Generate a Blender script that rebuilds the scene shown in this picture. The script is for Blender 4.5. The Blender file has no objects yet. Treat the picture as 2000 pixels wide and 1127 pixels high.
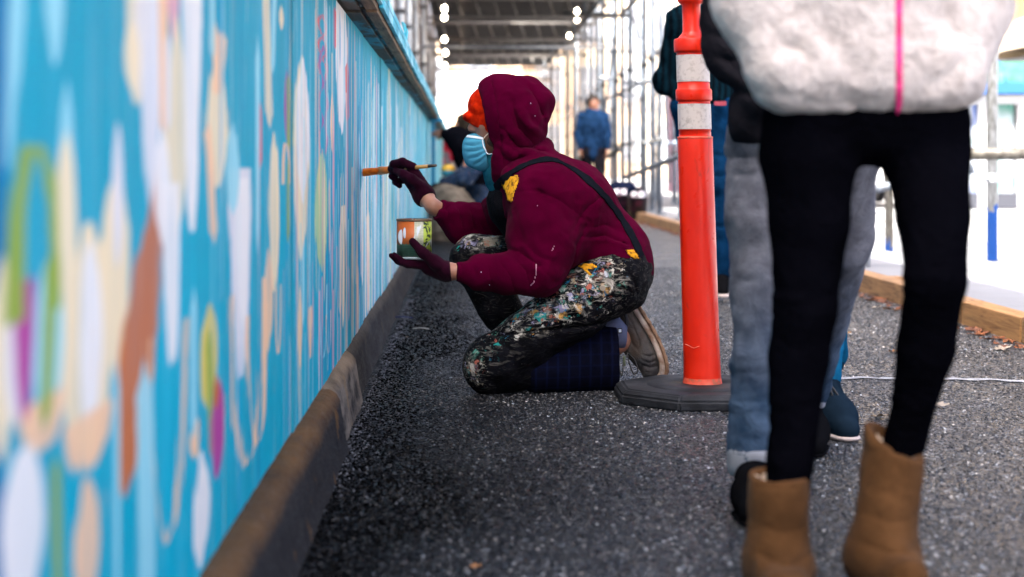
import bpy, bmesh, math, random
import numpy as np
from mathutils import Vector, Matrix
from mathutils.bvhtree import BVHTree

# ---------------------------------------------------------------- camera, world, sun, exposure
SC = bpy.context.scene
CAMZ, FPX, VX, VY = 0.72, 3200.0, 905.0, 322.0
cam_d = bpy.data.cameras.new('camera')
cam = bpy.data.objects.new('camera', cam_d)
SC.collection.objects.link(cam)
SC.camera = cam
cam.location = (0, 0, CAMZ)
cam.rotation_euler = (math.radians(90), 0, 0)
cam_d.sensor_width = 36
cam_d.lens = 57.6
cam_d.shift_x = 0.0475
cam_d.shift_y = -0.12075
cam_d.clip_start = 0.05
cam_d.clip_end = 600
cam_d.dof.use_dof = True
cam_d.dof.focus_distance = 5.15
cam_d.dof.aperture_fstop = 2.9
cam_d.dof.aperture_blades = 0

SUN_EL, SUN_AZ = 50.0, 220.0      # azimuth measured clockwise from +Y (the view direction)
W = bpy.data.worlds.new('World'); SC.world = W; W.use_nodes = True
wn = W.node_tree; wn.nodes.clear()
bg = wn.nodes.new('ShaderNodeBackground'); wo = wn.nodes.new('ShaderNodeOutputWorld')
sky = wn.nodes.new('ShaderNodeTexSky'); sky.sky_type = 'NISHITA'; sky.sun_disc = False
sky.sun_elevation = math.radians(SUN_EL); sky.sun_rotation = math.radians(SUN_AZ)
sky.air_density = 0.4; sky.dust_density = 6.0; sky.ozone_density = 0.4
wn.links.new(sky.outputs[0], bg.inputs[0]); wn.links.new(bg.outputs[0], wo.inputs[0])
bg.inputs[1].default_value = 0.15
sun_d = bpy.data.lights.new('sun', 'SUN'); sun_d.energy = 4.5; sun_d.angle = math.radians(0.5)
sun_d.color = (1.0, 0.93, 0.83)
sun = bpy.data.objects.new('sun', sun_d); SC.collection.objects.link(sun)
a_, e_ = math.radians(SUN_AZ), math.radians(SUN_EL)
sdir = Vector((math.sin(a_) * math.cos(e_), math.cos(a_) * math.cos(e_), math.sin(e_)))
sun.rotation_euler = (-sdir).to_track_quat('-Z', 'Y').to_euler()
SC.view_settings.view_transform = 'Standard'; SC.view_settings.look = 'None'
SC.view_settings.exposure = 2.75; SC.view_settings.gamma = 1; SC.view_settings.use_curve_mapping = False
SC.cycles.use_denoising = True
SC.cycles.max_bounces = 7
SC.cycles.sample_clamp_indirect = 8

# ---------------------------------------------------------------- helpers
COL = SC.collection
rnd = random.Random(7)
def P(px, py, Y):
    """The place in the world, Y metres ahead, that sits at photograph pixel (px, py)."""
    return Vector(((px - VX) * Y / FPX, Y, CAMZ + (VY - py) * Y / FPX))
def wd(px): return 0.36 * FPX / (VX - px)          # distance along the hoarding of a photograph column

def link(name, me, parent=None, mat=None):
    o = bpy.data.objects.new(name, me); COL.objects.link(o)
    if parent is not None: o.parent = parent
    if mat is not None and me is not None and not me.materials: me.materials.append(mat)
    return o
def tag(o, label=None, cat=None, group=None, kind=None):
    if label: o['label'] = label
    if cat: o['category'] = cat
    if group: o['group'] = group
    if kind: o['kind'] = kind
    return o
def empty(name, loc, label, cat, group=None, rz=0):
    o = bpy.data.objects.new(name, None); COL.objects.link(o); o.location = loc
    o.rotation_euler = (0, 0, rz); o.empty_display_size = .1
    return tag(o, label, cat, group)
def attach(o, root):
    """parent an object already modelled in world space"""
    o.parent = root; o.matrix_parent_inverse = Matrix.Translation(-Vector(root.location)); return o
def copy_tree(o, parent=None):
    c = o.copy(); COL.objects.link(c)
    if parent is not None: c.parent = parent
    for ch in list(o.children): copy_tree(ch, c)
    return c
def arr_mesh(name, V, Q, smooth=True):
    me = bpy.data.meshes.new(name)
    V = np.asarray(V, np.float32); Q = np.asarray(Q, np.int32)
    me.vertices.add(len(V)); me.vertices.foreach_set('co', V.ravel())
    n, k = Q.shape
    me.loops.add(n * k); me.loops.foreach_set('vertex_index', Q.ravel())
    me.polygons.add(n); me.polygons.foreach_set('loop_start', np.arange(0, n * k, k, dtype=np.int32))
    me.polygons.foreach_set('loop_total', np.full(n, k, np.int32))
    me.update(calc_edges=True)
    me.polygons.foreach_set('use_smooth', np.full(n, smooth, bool))
    return me
def bm_mesh(name, bm, smooth=False):
    me = bpy.data.meshes.new(name); bm.normal_update(); bm.to_mesh(me); bm.free()
    if smooth: me.polygons.foreach_set('use_smooth', [True] * len(me.polygons))
    return me
def add_box(bm, lo, hi, bev=0.0, rot=None, piv=None):
    lo, hi = Vector(lo), Vector(hi)
    r = bmesh.ops.create_cube(bm, size=1)
    M = Matrix.Translation((lo + hi) / 2) @ Matrix.Diagonal((hi.x - lo.x, hi.y - lo.y, hi.z - lo.z, 1))
    if rot is not None:
        pv = Vector(piv) if piv is not None else (lo + hi) / 2
        M = Matrix.Translation(pv) @ rot.to_4x4() @ Matrix.Translation(-pv) @ M
    bmesh.ops.transform(bm, matrix=M, verts=r['verts'])
    if bev:
        es = list({e for v in r['verts'] for e in v.link_edges})
        bmesh.ops.bevel(bm, geom=es, offset=bev, segments=2, affect='EDGES', profile=.6)
def box(name, lo, hi, mat, parent=None, bev=0.0):
    bm = bmesh.new(); add_box(bm, lo, hi, bev); return link(name, bm_mesh(name, bm), parent, mat)
def frames(pts):
    pts = [Vector(p) for p in pts]; out = []
    up = None
    for i in range(len(pts)):
        t = (pts[min(i + 1, len(pts) - 1)] - pts[max(i - 1, 0)]).normalized()
        if up is None:
            up = t.orthogonal().normalized()
        up = (up - t * up.dot(t)).normalized()
        out.append((pts[i], t, up, t.cross(up)))
    return out
def add_tube(bm, pts, r, seg=12, caps=True):
    rr = r if hasattr(r, '__len__') else [r] * len(pts)
    rings = []
    for (p, t, u, v), q in zip(frames(pts), rr):
        rings.append([bm.verts.new(p + (u * math.cos(2 * math.pi * k / seg) + v * math.sin(2 * math.pi * k / seg)) * q) for k in range(seg)])
    for a, b in zip(rings, rings[1:]):
        for k in range(seg):
            bm.faces.new((a[k], a[(k + 1) % seg], b[(k + 1) % seg], b[k])).smooth = True
    if caps:
        bm.faces.new(rings[0][::-1]); bm.faces.new(rings[-1])
def tube(name, pts, r, mat, parent=None, seg=12):
    bm = bmesh.new(); add_tube(bm, pts, r, seg); return link(name, bm_mesh(name, bm), parent, mat)
def lathe(name, prof, mat, parent=None, seg=48, wob=0.0):
    """prof: (radius, z) from the bottom up, round the local z axis"""
    V, Q = [], []
    for (r, z) in prof:
        for k in range(seg):
            a = 2 * math.pi * k / seg
            V.append((r * math.cos(a), r * math.sin(a), z + wob * math.sin(3 * a)))
    for i in range(len(prof) - 1):
        for k in range(seg):
            Q.append((i * seg + k, i * seg + (k + 1) % seg, (i + 1) * seg + (k + 1) % seg, (i + 1) * seg + k))
    return link(name, arr_mesh(name, V, Q), parent, mat)

# ---------------------------------------------------------------- numpy noise
_H = np.random.RandomState(3).rand(65536).astype(np.float32)
def vnoise(p):
    """value noise, p (...,3) -> -1..1"""
    i = np.floor(p).astype(np.int64); f = (p - i).astype(np.float32); f = f * f * (3 - 2 * f)
    def h(x, y, z): return _H[(x * 73856093 ^ y * 19349663 ^ z * 83492791) & 65535]
    x, y, z = i[..., 0], i[..., 1], i[..., 2]; fx, fy, fz = f[..., 0], f[..., 1], f[..., 2]
    def L(a, b, t): return a + (b - a) * t
    v = L(L(L(h(x, y, z), h(x + 1, y, z), fx), L(h(x, y + 1, z), h(x + 1, y + 1, z), fx), fy),
          L(L(h(x, y, z + 1), h(x + 1, y, z + 1), fx), L(h(x, y + 1, z + 1), h(x + 1, y + 1, z + 1), fx), fy), fz)
    return v * 2 - 1

# ---------------------------------------------------------------- signed distance modelling -> one continuous mesh
class Body:
    """Smoothly joined tapered limbs, ellipsoids, cuts and creases; meshed by surface nets."""
    def __init__(s): s.ops = []
    def cap(s, a, b, ra, rb=None, k=.03, sq=None):
        s.ops.append(('cap', Vector(a), Vector(b), ra, ra if rb is None else rb, k, sq)); return s
    def chain(s, pts, rs, k=.02, sq=None):
        for i in range(len(pts) - 1): s.cap(pts[i], pts[i + 1], rs[i], rs[i + 1], k, sq)
        return s
    def ell(s, c, r, rot=None, k=.03): s.ops.append(('ell', Vector(c), r, rot, k)); return s
    def sub(s, c, r, rot=None, k=.01): s.ops.append(('sub', Vector(c), r, rot, k)); return s
    def cut(s, p, n, k=.004): s.ops.append(('cut', Vector(p), Vector(n).normalized(), k)); return s
    def crease(s, pts, w, amp, ymax=1e9, ymin=-1e9): s.ops.append(('cr', [Vector(p) for p in pts], w, amp, ymax, ymin)); return s
    def mesh(s, name, h, disp=()):
        lo = np.full(3, 1e9); hi = -lo
        for o in s.ops:
            if o[0] == 'cap':
                for q, r in ((o[1], o[3]), (o[2], o[4])):
                    m = r * (max(1, o[6][1]) if o[6] else 1)
                    lo = np.minimum(lo, np.array(q) - m); hi = np.maximum(hi, np.array(q) + m)
            elif o[0] == 'ell':
                m = max(o[2]) if o[3] is not None else np.array(o[2])
                lo = np.minimum(lo, np.array(o[1]) - m); hi = np.maximum(hi, np.array(o[1]) + m)
        lo -= 4 * h; hi += 4 * h
        n = np.ceil((hi - lo) / h).astype(int) + 1
        ax = [(lo[i] + h * np.arange(n[i])).astype(np.float32) for i in range(3)]
        F = np.full(n, 0.08, np.float32)
        def region(blo, bhi):
            sl = []
            for i in range(3):
                a = max(0, int((blo[i] - lo[i]) / h) - 1); b = min(n[i], int((bhi[i] - lo[i]) / h) + 2)
                if b <= a: return None
                sl.append(slice(a, b))
            return tuple(sl)
        def coords(sl):
            return ax[0][sl[0]][:, None, None], ax[1][sl[1]][None, :, None], ax[2][sl[2]][None, None, :]
        def elld(X, Y, Z, c, r, rot):
            x, y, z = X - c[0], Y - c[1], Z - c[2]
            if rot is not None:
                R = np.array(rot.transposed()) if not isinstance(rot, (int, float)) else np.array(Matrix.Rotation(rot, 3, 'Y').transposed())
                x, y, z = (R[0, 0] * x + R[0, 1] * y + R[0, 2] * z, R[1, 0] * x + R[1, 1] * y + R[1, 2] * z, R[2, 0] * x + R[2, 1] * y + R[2, 2] * z)
            k0 = np.sqrt((x / r[0]) ** 2 + (y / r[1]) ** 2 + (z / r[2]) ** 2)
            k1 = np.sqrt((x / r[0] ** 2) ** 2 + (y / r[1] ** 2) ** 2 + (z / r[2] ** 2) ** 2) + 1e-6
            return k0 * (k0 - 1) / k1
        def smin(a, b, k):
            g = np.maximum(k - np.abs(a - b), 0) / k
            return np.minimum(a, b) - g * g * k * .25
        for o in s.ops:
            if o[0] == 'cap':
                _, a, b, ra, rb, k, sq = o
                m = max(ra, rb) * (max(1, sq[1]) if sq else 1) + .05 + k
                sl = region(np.minimum(a, b) - m, np.maximum(a, b) + m)
                if sl is None: continue
                X, Y, Z = coords(sl); x, y, z = X - a.x, Y - a.y, Z - a.z
                ab = np.array(b - a)
                if sq:
                    nn = np.array(Vector(sq[0]).normalized()); g = 1 / sq[1] - 1
                    dt = (x * nn[0] + y * nn[1] + z * nn[2]) * g
                    x, y, z = x + dt * nn[0], y + dt * nn[1], z + dt * nn[2]
                    ab = ab + nn * (ab @ nn) * g
                t = np.clip((x * ab[0] + y * ab[1] + z * ab[2]) / max(ab @ ab, 1e-9), 0, 1)
                d = np.sqrt((x - t * ab[0]) ** 2 + (y - t * ab[1]) ** 2 + (z - t * ab[2]) ** 2) - (ra + (rb - ra) * t)
                F[sl] = smin(F[sl], d, k)
            elif o[0] in ('ell', 'sub'):
                _, c, r, rot, k = o
                m = (max(r) if rot is not None else np.array(r)) + .05 + k
                sl = region(np.array(c) - m, np.array(c) + m)
                if sl is None: continue
                d = elld(*coords(sl), c, r, rot)
                if o[0] == 'ell': F[sl] = smin(F[sl], d, k)
                else: F[sl] = -smin(-F[sl], d, k)
            elif o[0] == 'cut':
                _, p, nn, k = o
                X, Y, Z = coords((slice(None),) * 3)
                d = (X - p.x) * nn.x + (Y - p.y) * nn.y + (Z - p.z) * nn.z
                F = -smin(-F, -d, k)
            else:
                _, pts, w, amp, ymax, ymin = o
                q = np.array([tuple(v) for v in pts])
                blo = q.min(0) - 3 * w; bhi = q.max(0) + 3 * w
                blo[1] = max(blo[1] - .3, ymin, lo[1]); bhi[1] = min(bhi[1] + .3, ymax, hi[1])
                sl = region(blo, bhi)
                if sl is None: continue
                X, Y, Z = coords(sl)
                best = None; L = len(pts) - 1
                for i in range(L):
                    ax_, az_ = q[i, 0], q[i, 2]; bx, bz = q[i + 1, 0] - ax_, q[i + 1, 2] - az_
                    t = np.clip(((X - ax_) * bx + (Z - az_) * bz) / (bx * bx + bz * bz + 1e-9), 0, 1)
                    d2 = (X - ax_ - t * bx) ** 2 + (Z - az_ - t * bz) ** 2
                    tt = (i + t) / L
                    e = np.exp(-d2 / (w * w)) * np.sin(np.pi * np.clip(tt, .06, .94)) ** .6
                    best = e if best is None else np.maximum(best, e)
                F[sl] += amp * best
        ins = F < 0
        c = np.zeros(tuple(n - 1), np.int8)
        cs = [(i, j, k) for i in (0, 1) for j in (0, 1) for k in (0, 1)]
        for (i, j, k) in cs: c += ins[i:n[0] - 1 + i, j:n[1] - 1 + j, k:n[2] - 1 + k]
        act = (c > 0) & (c < 8); idx = np.argwhere(act); m = len(idx)
        acc = np.zeros((m, 3)); cnt = np.zeros(m)
        for a in cs:
            for axi in range(3):
                if a[axi]: continue
                b = list(a); b[axi] = 1
                ia, ib = idx + a, idx + b
                fa = F[ia[:, 0], ia[:, 1], ia[:, 2]]; fb = F[ib[:, 0], ib[:, 1], ib[:, 2]]
                mk = (fa < 0) != (fb < 0)
                t = np.where(mk, fa / np.where(mk, fa - fb, 1), 0)
                pt = np.array(a, float)[None] + np.zeros((m, 3)); pt[:, axi] += t
                acc += pt * mk[:, None]; cnt += mk
        V = (idx + acc / cnt[:, None]) * h + lo
        vid = np.full(tuple(n - 1), -1, np.int32); vid[act] = np.arange(m)
        Q = []
        for axi in range(3):
            u, v = (axi + 1) % 3, (axi + 2) % 3
            s0 = [slice(1, n[i] - 1) for i in range(3)]; s1 = list(s0)
            s0[axi] = slice(0, n[axi] - 1); s1[axi] = slice(1, n[axi])
            A, B = ins[tuple(s0)], ins[tuple(s1)]
            for flag in (0, 1):
                e = np.argwhere((A & ~B) if flag == 0 else (~A & B))
                off = np.ones(3, int); off[axi] = 0
                e = e + off
                def cell(du, dv):
                    g = e.copy(); g[:, u] += du; g[:, v] += dv
                    return vid[g[:, 0], g[:, 1], g[:, 2]]
                q = np.stack([cell(-1, -1), cell(0, -1), cell(0, 0), cell(-1, 0)], 1)
                if flag: q = q[:, ::-1]
                Q.append(q)
        Q = np.concatenate(Q); Q = Q[(Q >= 0).all(1)]
        me = arr_mesh(name, V, Q)
        if disp:
            N = np.empty(m * 3, np.float32); me.vertices.foreach_get('normal', N); N = N.reshape(-1, 3)
            RM = np.array(Matrix.Rotation(.9, 3, 'X') @ Matrix.Rotation(.6, 3, 'Y') @ Matrix.Rotation(.8, 3, 'Z'))
            for (amp, sc) in disp:
                U_ = V @ RM.T + .018 * np.stack([vnoise(V * 17 + 3.1), vnoise(V * 17 + 9.7), vnoise(V * 17 + 21.3)], -1)
                dd = .65 * vnoise(U_ * np.array(sc)) + .35 * vnoise(U_ @ RM.T * np.array(sc) * 1.35 + 5.5)
                if amp < 0: dd = (1 - 2 * np.abs(dd)) ; amp = -amp      # ridged: cloth folds
                V = V + N * (dd * amp)[:, None]
            me.vertices.foreach_set('co', V.astype(np.float32).ravel()); me.update()
        return me
    def obj(s, name, h, mat, root=None, disp=()):
        o = link(name, s.mesh(name, h, disp), None, mat)
        if root is not None: attach(o, root)
        return o

def bvh_of(o):
    me = o.data; n = len(me.vertices); co = np.empty(n * 3, np.float32); me.vertices.foreach_get('co', co)
    return BVHTree.FromPolygons([tuple(c) for c in co.reshape(-1, 3)], [tuple(p.vertices) for p in me.polygons])
ORG = Vector((0, 0, CAMZ))
def hit(bvh, px, py):
    d = (P(px, py, 1.0) - ORG).normalized()
    r = bvh.ray_cast(ORG, d)
    return (r[0], r[1]) if r[0] is not None else (None, None)
def ribbon(name, pts, nrm, widths, thick, mat, root, wdir=None):
    """a strap lying on a surface: pts with outward normals"""
    V, Q = [], []
    n = len(pts)
    for i in range(n):
        t = (pts[min(i + 1, n - 1)] - pts[max(i - 1, 0)]).normalized(); N = nrm[i].normalized()
        s = t.cross(N).normalized(); w = (widths[i] if hasattr(widths, '__len__') else widths) / 2
        p = pts[i]
        for (a, b) in ((-1, 0), (-1, .8), (-.85, 1), (.85, 1), (1, .8), (1, 0)):
            V.append(p + s * w * a + N * thick * (b - .3))
    for i in range(n - 1):
        for k in range(6):
            a, b = i * 6 + k, i * 6 + (k + 1) % 6
            Q.append((a, b, b + 6, a + 6))
    o = link(name, arr_mesh(name, V, Q), None, mat)
    return attach(o, root) if root is not None else o
def smooth_path(pts, n):
    """Catmull-Rom through pixel or world points"""
    pts = [Vector(p) for p in pts]; out = []
    m = len(pts) - 1
    for i in range(n + 1):
        x = i / n * m; k = min(int(x), m - 1); t = x - k
        p0, p1, p2, p3 = pts[max(k - 1, 0)], pts[k], pts[k + 1], pts[min(k + 2, m)]
        out.append(.5 * ((2 * p1) + (p2 - p0) * t + (2 * p0 - 5 * p1 + 4 * p2 - p3) * t * t + (3 * p1 - p0 - 3 * p2 + p3) * t ** 3))
    return out

# ---------------------------------------------------------------- materials
def srgb(r, g, b):
    f = lambda c: (c / 255 / 12.92) if c / 255 <= .04045 else ((c / 255 + .055) / 1.055) ** 2.4
    return (f(r), f(g), f(b), 1)
class M:
    """small node-graph builder"""
    def __init__(s, name, col=(.5, .5, .5), rough=.6, **kw):
        s.m = bpy.data.materials.new(name); s.m.use_nodes = True; s.t = s.m.node_tree
        s.b = s.t.nodes['Principled BSDF']; s.b.inputs['Base Color'].default_value = (*col[:3], 1)
        s.b.inputs['Roughness'].default_value = rough
        for k, v in kw.items(): s.b.inputs[k.replace('_', ' ')].default_value = v
        s.co = s.n('ShaderNodeTexCoord').outputs['Object']
        s.col = None; s.h = None
    def n(s, ty, **kw):
        x = s.t.nodes.new(ty)
        for k, v in kw.items(): setattr(x, k, v)
        return x
    def l(s, a, b): s.t.links.new(a, b)
    def map(s, sc=(1, 1, 1), rot=(0, 0, 0), src=None):
        x = s.n('ShaderNodeMapping'); x.inputs['Scale'].default_value = sc; x.inputs['Rotation'].default_value = rot
        s.l(src or s.co, x.inputs[0]); return x.outputs[0]
    def noise(s, sc, det=4, vec=None, rough=.55, dist=0):
        x = s.n('ShaderNodeTexNoise'); x.inputs['Scale'].default_value = sc; x.inputs['Detail'].default_value = det
        x.inputs['Roughness'].default_value = rough; x.inputs['Distortion'].default_value = dist
        s.l(vec or s.co, x.inputs['Vector']); return x
    def vor(s, sc, vec=None, feat='F1', rnd_=1):
        x = s.n('ShaderNodeTexVoronoi'); x.feature = feat; x.inputs['Scale'].default_value = sc
        x.inputs['Randomness'].default_value = rnd_; s.l(vec or s.co, x.inputs['Vector']); return x
    def ramp(s, src, stops, interp='LINEAR'):
        x = s.n('ShaderNodeValToRGB'); x.color_ramp.interpolation = interp; e = x.color_ramp.elements
        while len(e) < len(stops): e.new(.5)
        for q, (p, c) in zip(e, stops):
            q.position = p; q.color = (*c[:3], 1) if hasattr(c, '__len__') else (c, c, c, 1)
        s.l(src, x.inputs[0]); return x.outputs[0]
    def mix(s, fac, a, b, mode='MIX'):
        x = s.n('ShaderNodeMix'); x.data_type = 'RGBA'; x.blend_type = mode
        for v, i in ((fac, 0), (a, 6), (b, 7)):
            if hasattr(v, 'is_linked') or hasattr(v, 'links'): s.l(v, x.inputs[i])
            elif i == 0: x.inputs[0].default_value = v
            else: x.inputs[i].default_value = (*v[:3], 1)
        return x.outputs[2]
    def math(s, op, a, b=0.0, clamp=False):
        x = s.n('ShaderNodeMath'); x.operation = op; x.use_clamp = clamp
        for v, i in ((a, 0), (b, 1)):
            if hasattr(v, 'links'): s.l(v, x.inputs[i])
            else: x.inputs[i].default_value = v
        return x.outputs[0]
    def color(s, c): s.l(c, s.b.inputs['Base Color']); return s
    def rough(s, c): s.l(c, s.b.inputs['Roughness']); return s
    def bump(s, h, st=.3, dist=.01):
        x = s.n('ShaderNodeBump'); x.inputs['Strength'].default_value = st; x.inputs['Distance'].default_value = dist
        s.l(h, x.inputs['Height'])
        prev = s.b.inputs['Normal'].links
        if prev: s.l(prev[0].from_socket, x.inputs['Normal'])
        s.l(x.outputs[0], s.b.inputs['Normal']); return s
def cloth(name, col, rough=.9, var=.25, weave=900, wst=.25, fold=0.0, sheen=.0, fleck=None, light=1.35):
    m = M(name, col, rough, Sheen_Weight=sheen * .5, Specular_IOR_Level=.0)
    n = m.noise(14, 5); n2 = m.noise(3, 2)
    dark = tuple(c * (1 - var) for c in col[:3]); li = tuple(min(1, c * (1 + var * light)) for c in col[:3])
    c = m.ramp(m.mix(.5, n.outputs[0], n2.outputs[0]), [(.35, dark), (.65, li)])
    if fleck:
        v = m.noise(fleck[1], 2); c = m.mix(m.ramp(v.outputs[0], [(.5, 0.0), (.66, fleck[2])]), c, fleck[0])
    m.color(c)
    m.bump(m.noise(weave, 2).outputs[0], wst, .001)
    if fold:
        m.bump(m.noise(22, 3, dist=1.2).outputs[0], fold, .02)
    return m.m
# ================================================================ ground
def asphalt():
    m = M('asphalt', (.05, .05, .055), .5)
    w = m.n('ShaderNodeVectorMath'); w.operation = 'MULTIPLY_ADD'; m.l(m.noise(70, 2).outputs['Color'], w.inputs[0]); w.inputs[1].default_value = (.008, .008, .008); m.l(m.co, w.inputs[2])
    v = m.vor(58, w.outputs[0]); v2 = m.vor(150, w.outputs[0]); g = m.noise(1.6, 4, dist=.5); patch = m.noise(1.1, 4, dist=.8)
    sa = m.n('ShaderNodeSeparateColor'); m.l(v.outputs['Color'], sa.inputs[0]); sb = m.n('ShaderNodeSeparateColor'); m.l(v2.outputs['Color'], sb.inputs[0])
    stone = m.ramp(sa.outputs[0], [(.0, (.006, .006, .008)), (.40, (.016, .017, .021)), (.62, (.04, .044, .052)), (.84, (.09, .10, .115)), (1, (.30, .32, .35))])
    fine = m.ramp(sb.outputs[1], [(.1, (.005, .005, .006)), (.6, (.025, .027, .032)), (.86, (.10, .11, .12)), (1, (.45, .47, .50))])
    c = m.mix(m.ramp(sa.outputs[2], [(.40, 0.0), (.46, 1.0)], 'LINEAR'), stone, fine)
    c = m.mix(1, c, m.ramp(v.outputs['Distance'], [(.30, 1.0), (.62, .12)]), 'MULTIPLY')
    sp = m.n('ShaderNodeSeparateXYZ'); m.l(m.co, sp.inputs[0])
    # shade on the kerb side painted into the tarmac colour; its edge wanders
    kerb_shade = m.ramp(m.math('ADD', sp.outputs[0], m.math('MULTIPLY', m.math('ADD', patch.outputs[0], -.5), .6)), [(-.0, 1.0), (.80, 0.0)])
    c = m.mix(m.math('MULTIPLY', kerb_shade, .80), c, (.006, .006, .007))
    m.color(c)
    rr = m.mix(.5, m.ramp(sb.outputs[0], [(.2, .16), (.8, .62)]), m.ramp(g.outputs[0], [(.35, .2), (.65, .6)]))
    m.rough(rr); m.l(m.math('SUBTRACT', .85, m.math('MULTIPLY', kerb_shade, .80)), m.b.inputs['Specular IOR Level'])
    h = m.mix(.3, m.ramp(v.outputs['Distance'], [(0, 1.0), (.7, 0.0)]), m.ramp(v2.outputs['Distance'], [(0, 1.0), (.8, 0.0)]))
    m.bump(h, 1.0, .014); m.bump(m.noise(9, 3).outputs[0], .3, .02)
    return m.m
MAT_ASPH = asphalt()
def concrete(name, col, stain=(.05, .045, .04), amt=.5, sc=6, rough=.85, b=.4):
    m = M(name, col, rough)
    n = m.noise(sc, 6); f = m.noise(120, 3)
    c = m.mix(m.ramp(n.outputs[0], [(.38, 0.0), (.68, amt)]), col, stain)
    c = m.mix(m.ramp(f.outputs[0], [(.45, 0.0), (.8, .35)]), c, tuple(x * 1.6 for x in col[:3]))
    m.color(c); m.bump(f.outputs[0], b, .003); m.bump(m.noise(25, 5).outputs[0], b, .006)
    return m.m
MAT_STREET = concrete('pale street concrete', (.36, .37, .385), (.25, .26, .28), .5, 1.5)
MAT_PAVE = concrete('pavement concrete', (.22, .23, .25), (.15, .16, .18), .5, 2.5)

def sheet(name, x0, x1, y0, y1, z, mat, nx=1, ny=1, amp=0):
    xs = np.linspace(x0, x1, nx + 1); ys = np.linspace(y0, y1, ny + 1)
    X, Y = np.meshgrid(xs, ys, indexing='ij')
    Z = np.full_like(X, z)
    if amp: Z = Z + amp * vnoise(np.stack([X * 2, Y * 2, X * 0], -1)) + amp * .5 * vnoise(np.stack([X * 9, Y * 9, X * 0], -1))
    V = np.stack([X, Y, Z], -1).reshape(-1, 3); i = np.arange((nx + 1) * (ny + 1)).reshape(nx + 1, ny + 1)
    Q = np.stack([i[:-1, :-1], i[1:, :-1], i[1:, 1:], i[:-1, 1:]], -1).reshape(-1, 4)
    o = link(name, arr_mesh(name, V, Q), None, mat); tag(o, kind='structure'); return o
sheet('ground', -250, 250, -60, 420, -.03, MAT_STREET)
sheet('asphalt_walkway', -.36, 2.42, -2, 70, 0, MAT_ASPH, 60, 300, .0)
sheet('pavement', 2.42, 4.9, -2, 90, -.008, MAT_PAVE)
# the coarse aggregate of the asphalt: stones standing proud of the binder
def aggregate():
    r = np.random.RandomState(9); n = 150000
    D = 2.35 * (11.5 / 2.35) ** (r.rand(n) ** .85); X = -.30 + 2.53 * r.rand(n)
    X = np.where(X > VXW(D), r.rand(n) * 1.3 - .29, X)
    s = (.0020 + .0036 * r.rand(n) ** 1.8) * np.where(D > 6, 1.25, 1); hgt = s * (.35 + .35 * r.rand(n)); a = r.rand(n) * 6.28
    V = np.zeros((n, 8, 3), np.float32)
    for k in range(4):
        rr = s * (.75 + .5 * r.rand(n)); ak = a + k * math.pi / 2 + .5 * (r.rand(n) - .5)
        V[:, k] = np.stack([X + rr * np.cos(ak), D + rr * np.sin(ak), np.full(n, -.001)], -1)
        q = .50 + .25 * r.rand(n)
        V[:, 4 + k] = np.stack([X + rr * q * np.cos(ak), D + rr * q * np.sin(ak), hgt * (.65 + .6 * r.rand(n))], -1)
    base = np.arange(n)[:, None] * 8
    Q = np.concatenate([base + np.array(q) for q in ([0, 1, 5, 4], [1, 2, 6, 5], [2, 3, 7, 6], [3, 0, 4, 7], [4, 5, 6, 7])])
    me = arr_mesh('asphalt_aggregate', V.reshape(-1, 3), Q, False)
    t = r.rand(n); v = np.interp(t, [0, .50, .80, .94, .985, 1], [.005, .014, .050, .16, .42, .70])
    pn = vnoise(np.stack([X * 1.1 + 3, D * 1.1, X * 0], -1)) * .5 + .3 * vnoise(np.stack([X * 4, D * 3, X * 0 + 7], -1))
    side_light = np.clip((X + pn * .35 + .12) / .95, 0, 1); v = v * (.22 + .78 * side_light) * (1 + .4 * pn)  # side light painted into the stone colours: dim by the kerb, full streetward
    C = np.ones((n, 8, 4), np.float32); tn = .9 + .2 * r.rand(n); C[..., 0] = (v * tn)[:, None]; C[..., 1] = v[:, None]; C[..., 2] = (v * (2.0 - tn))[:, None]; C[..., 3] = side_light[:, None]
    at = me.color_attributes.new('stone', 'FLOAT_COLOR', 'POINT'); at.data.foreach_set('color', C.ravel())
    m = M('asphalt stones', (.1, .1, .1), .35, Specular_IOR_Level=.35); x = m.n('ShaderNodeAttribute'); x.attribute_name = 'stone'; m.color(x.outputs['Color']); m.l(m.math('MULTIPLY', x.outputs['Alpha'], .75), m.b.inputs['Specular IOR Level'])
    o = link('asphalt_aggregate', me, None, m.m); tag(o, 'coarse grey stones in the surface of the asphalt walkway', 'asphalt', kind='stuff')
def VXW(D): return np.minimum(2.23, (2030 - VX) * D / FPX)
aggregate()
# pale joint across the asphalt, a little proud
bm = bmesh.new()
js = []
for i in range(41):
    t = i / 40; x = 1.05 + t * 1.15; y = 5.46 + .05 * math.sin(t * 5) + .02 * rnd.uniform(-1, 1); w = .018 + .012 * rnd.random()
    js.append((bm.verts.new((x, y - w, .004)), bm.verts.new((x, y + w, .004))))
for a, b in zip(js, js[1:]): bm.faces.new((a[0], b[0], b[1], a[1]))
tag(link('ground_joint', bm_mesh('ground_joint', bm), None, concrete('joint mortar', (.42, .43, .45), (.10, .1, .11), .8, 30)), kind='structure')

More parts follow.
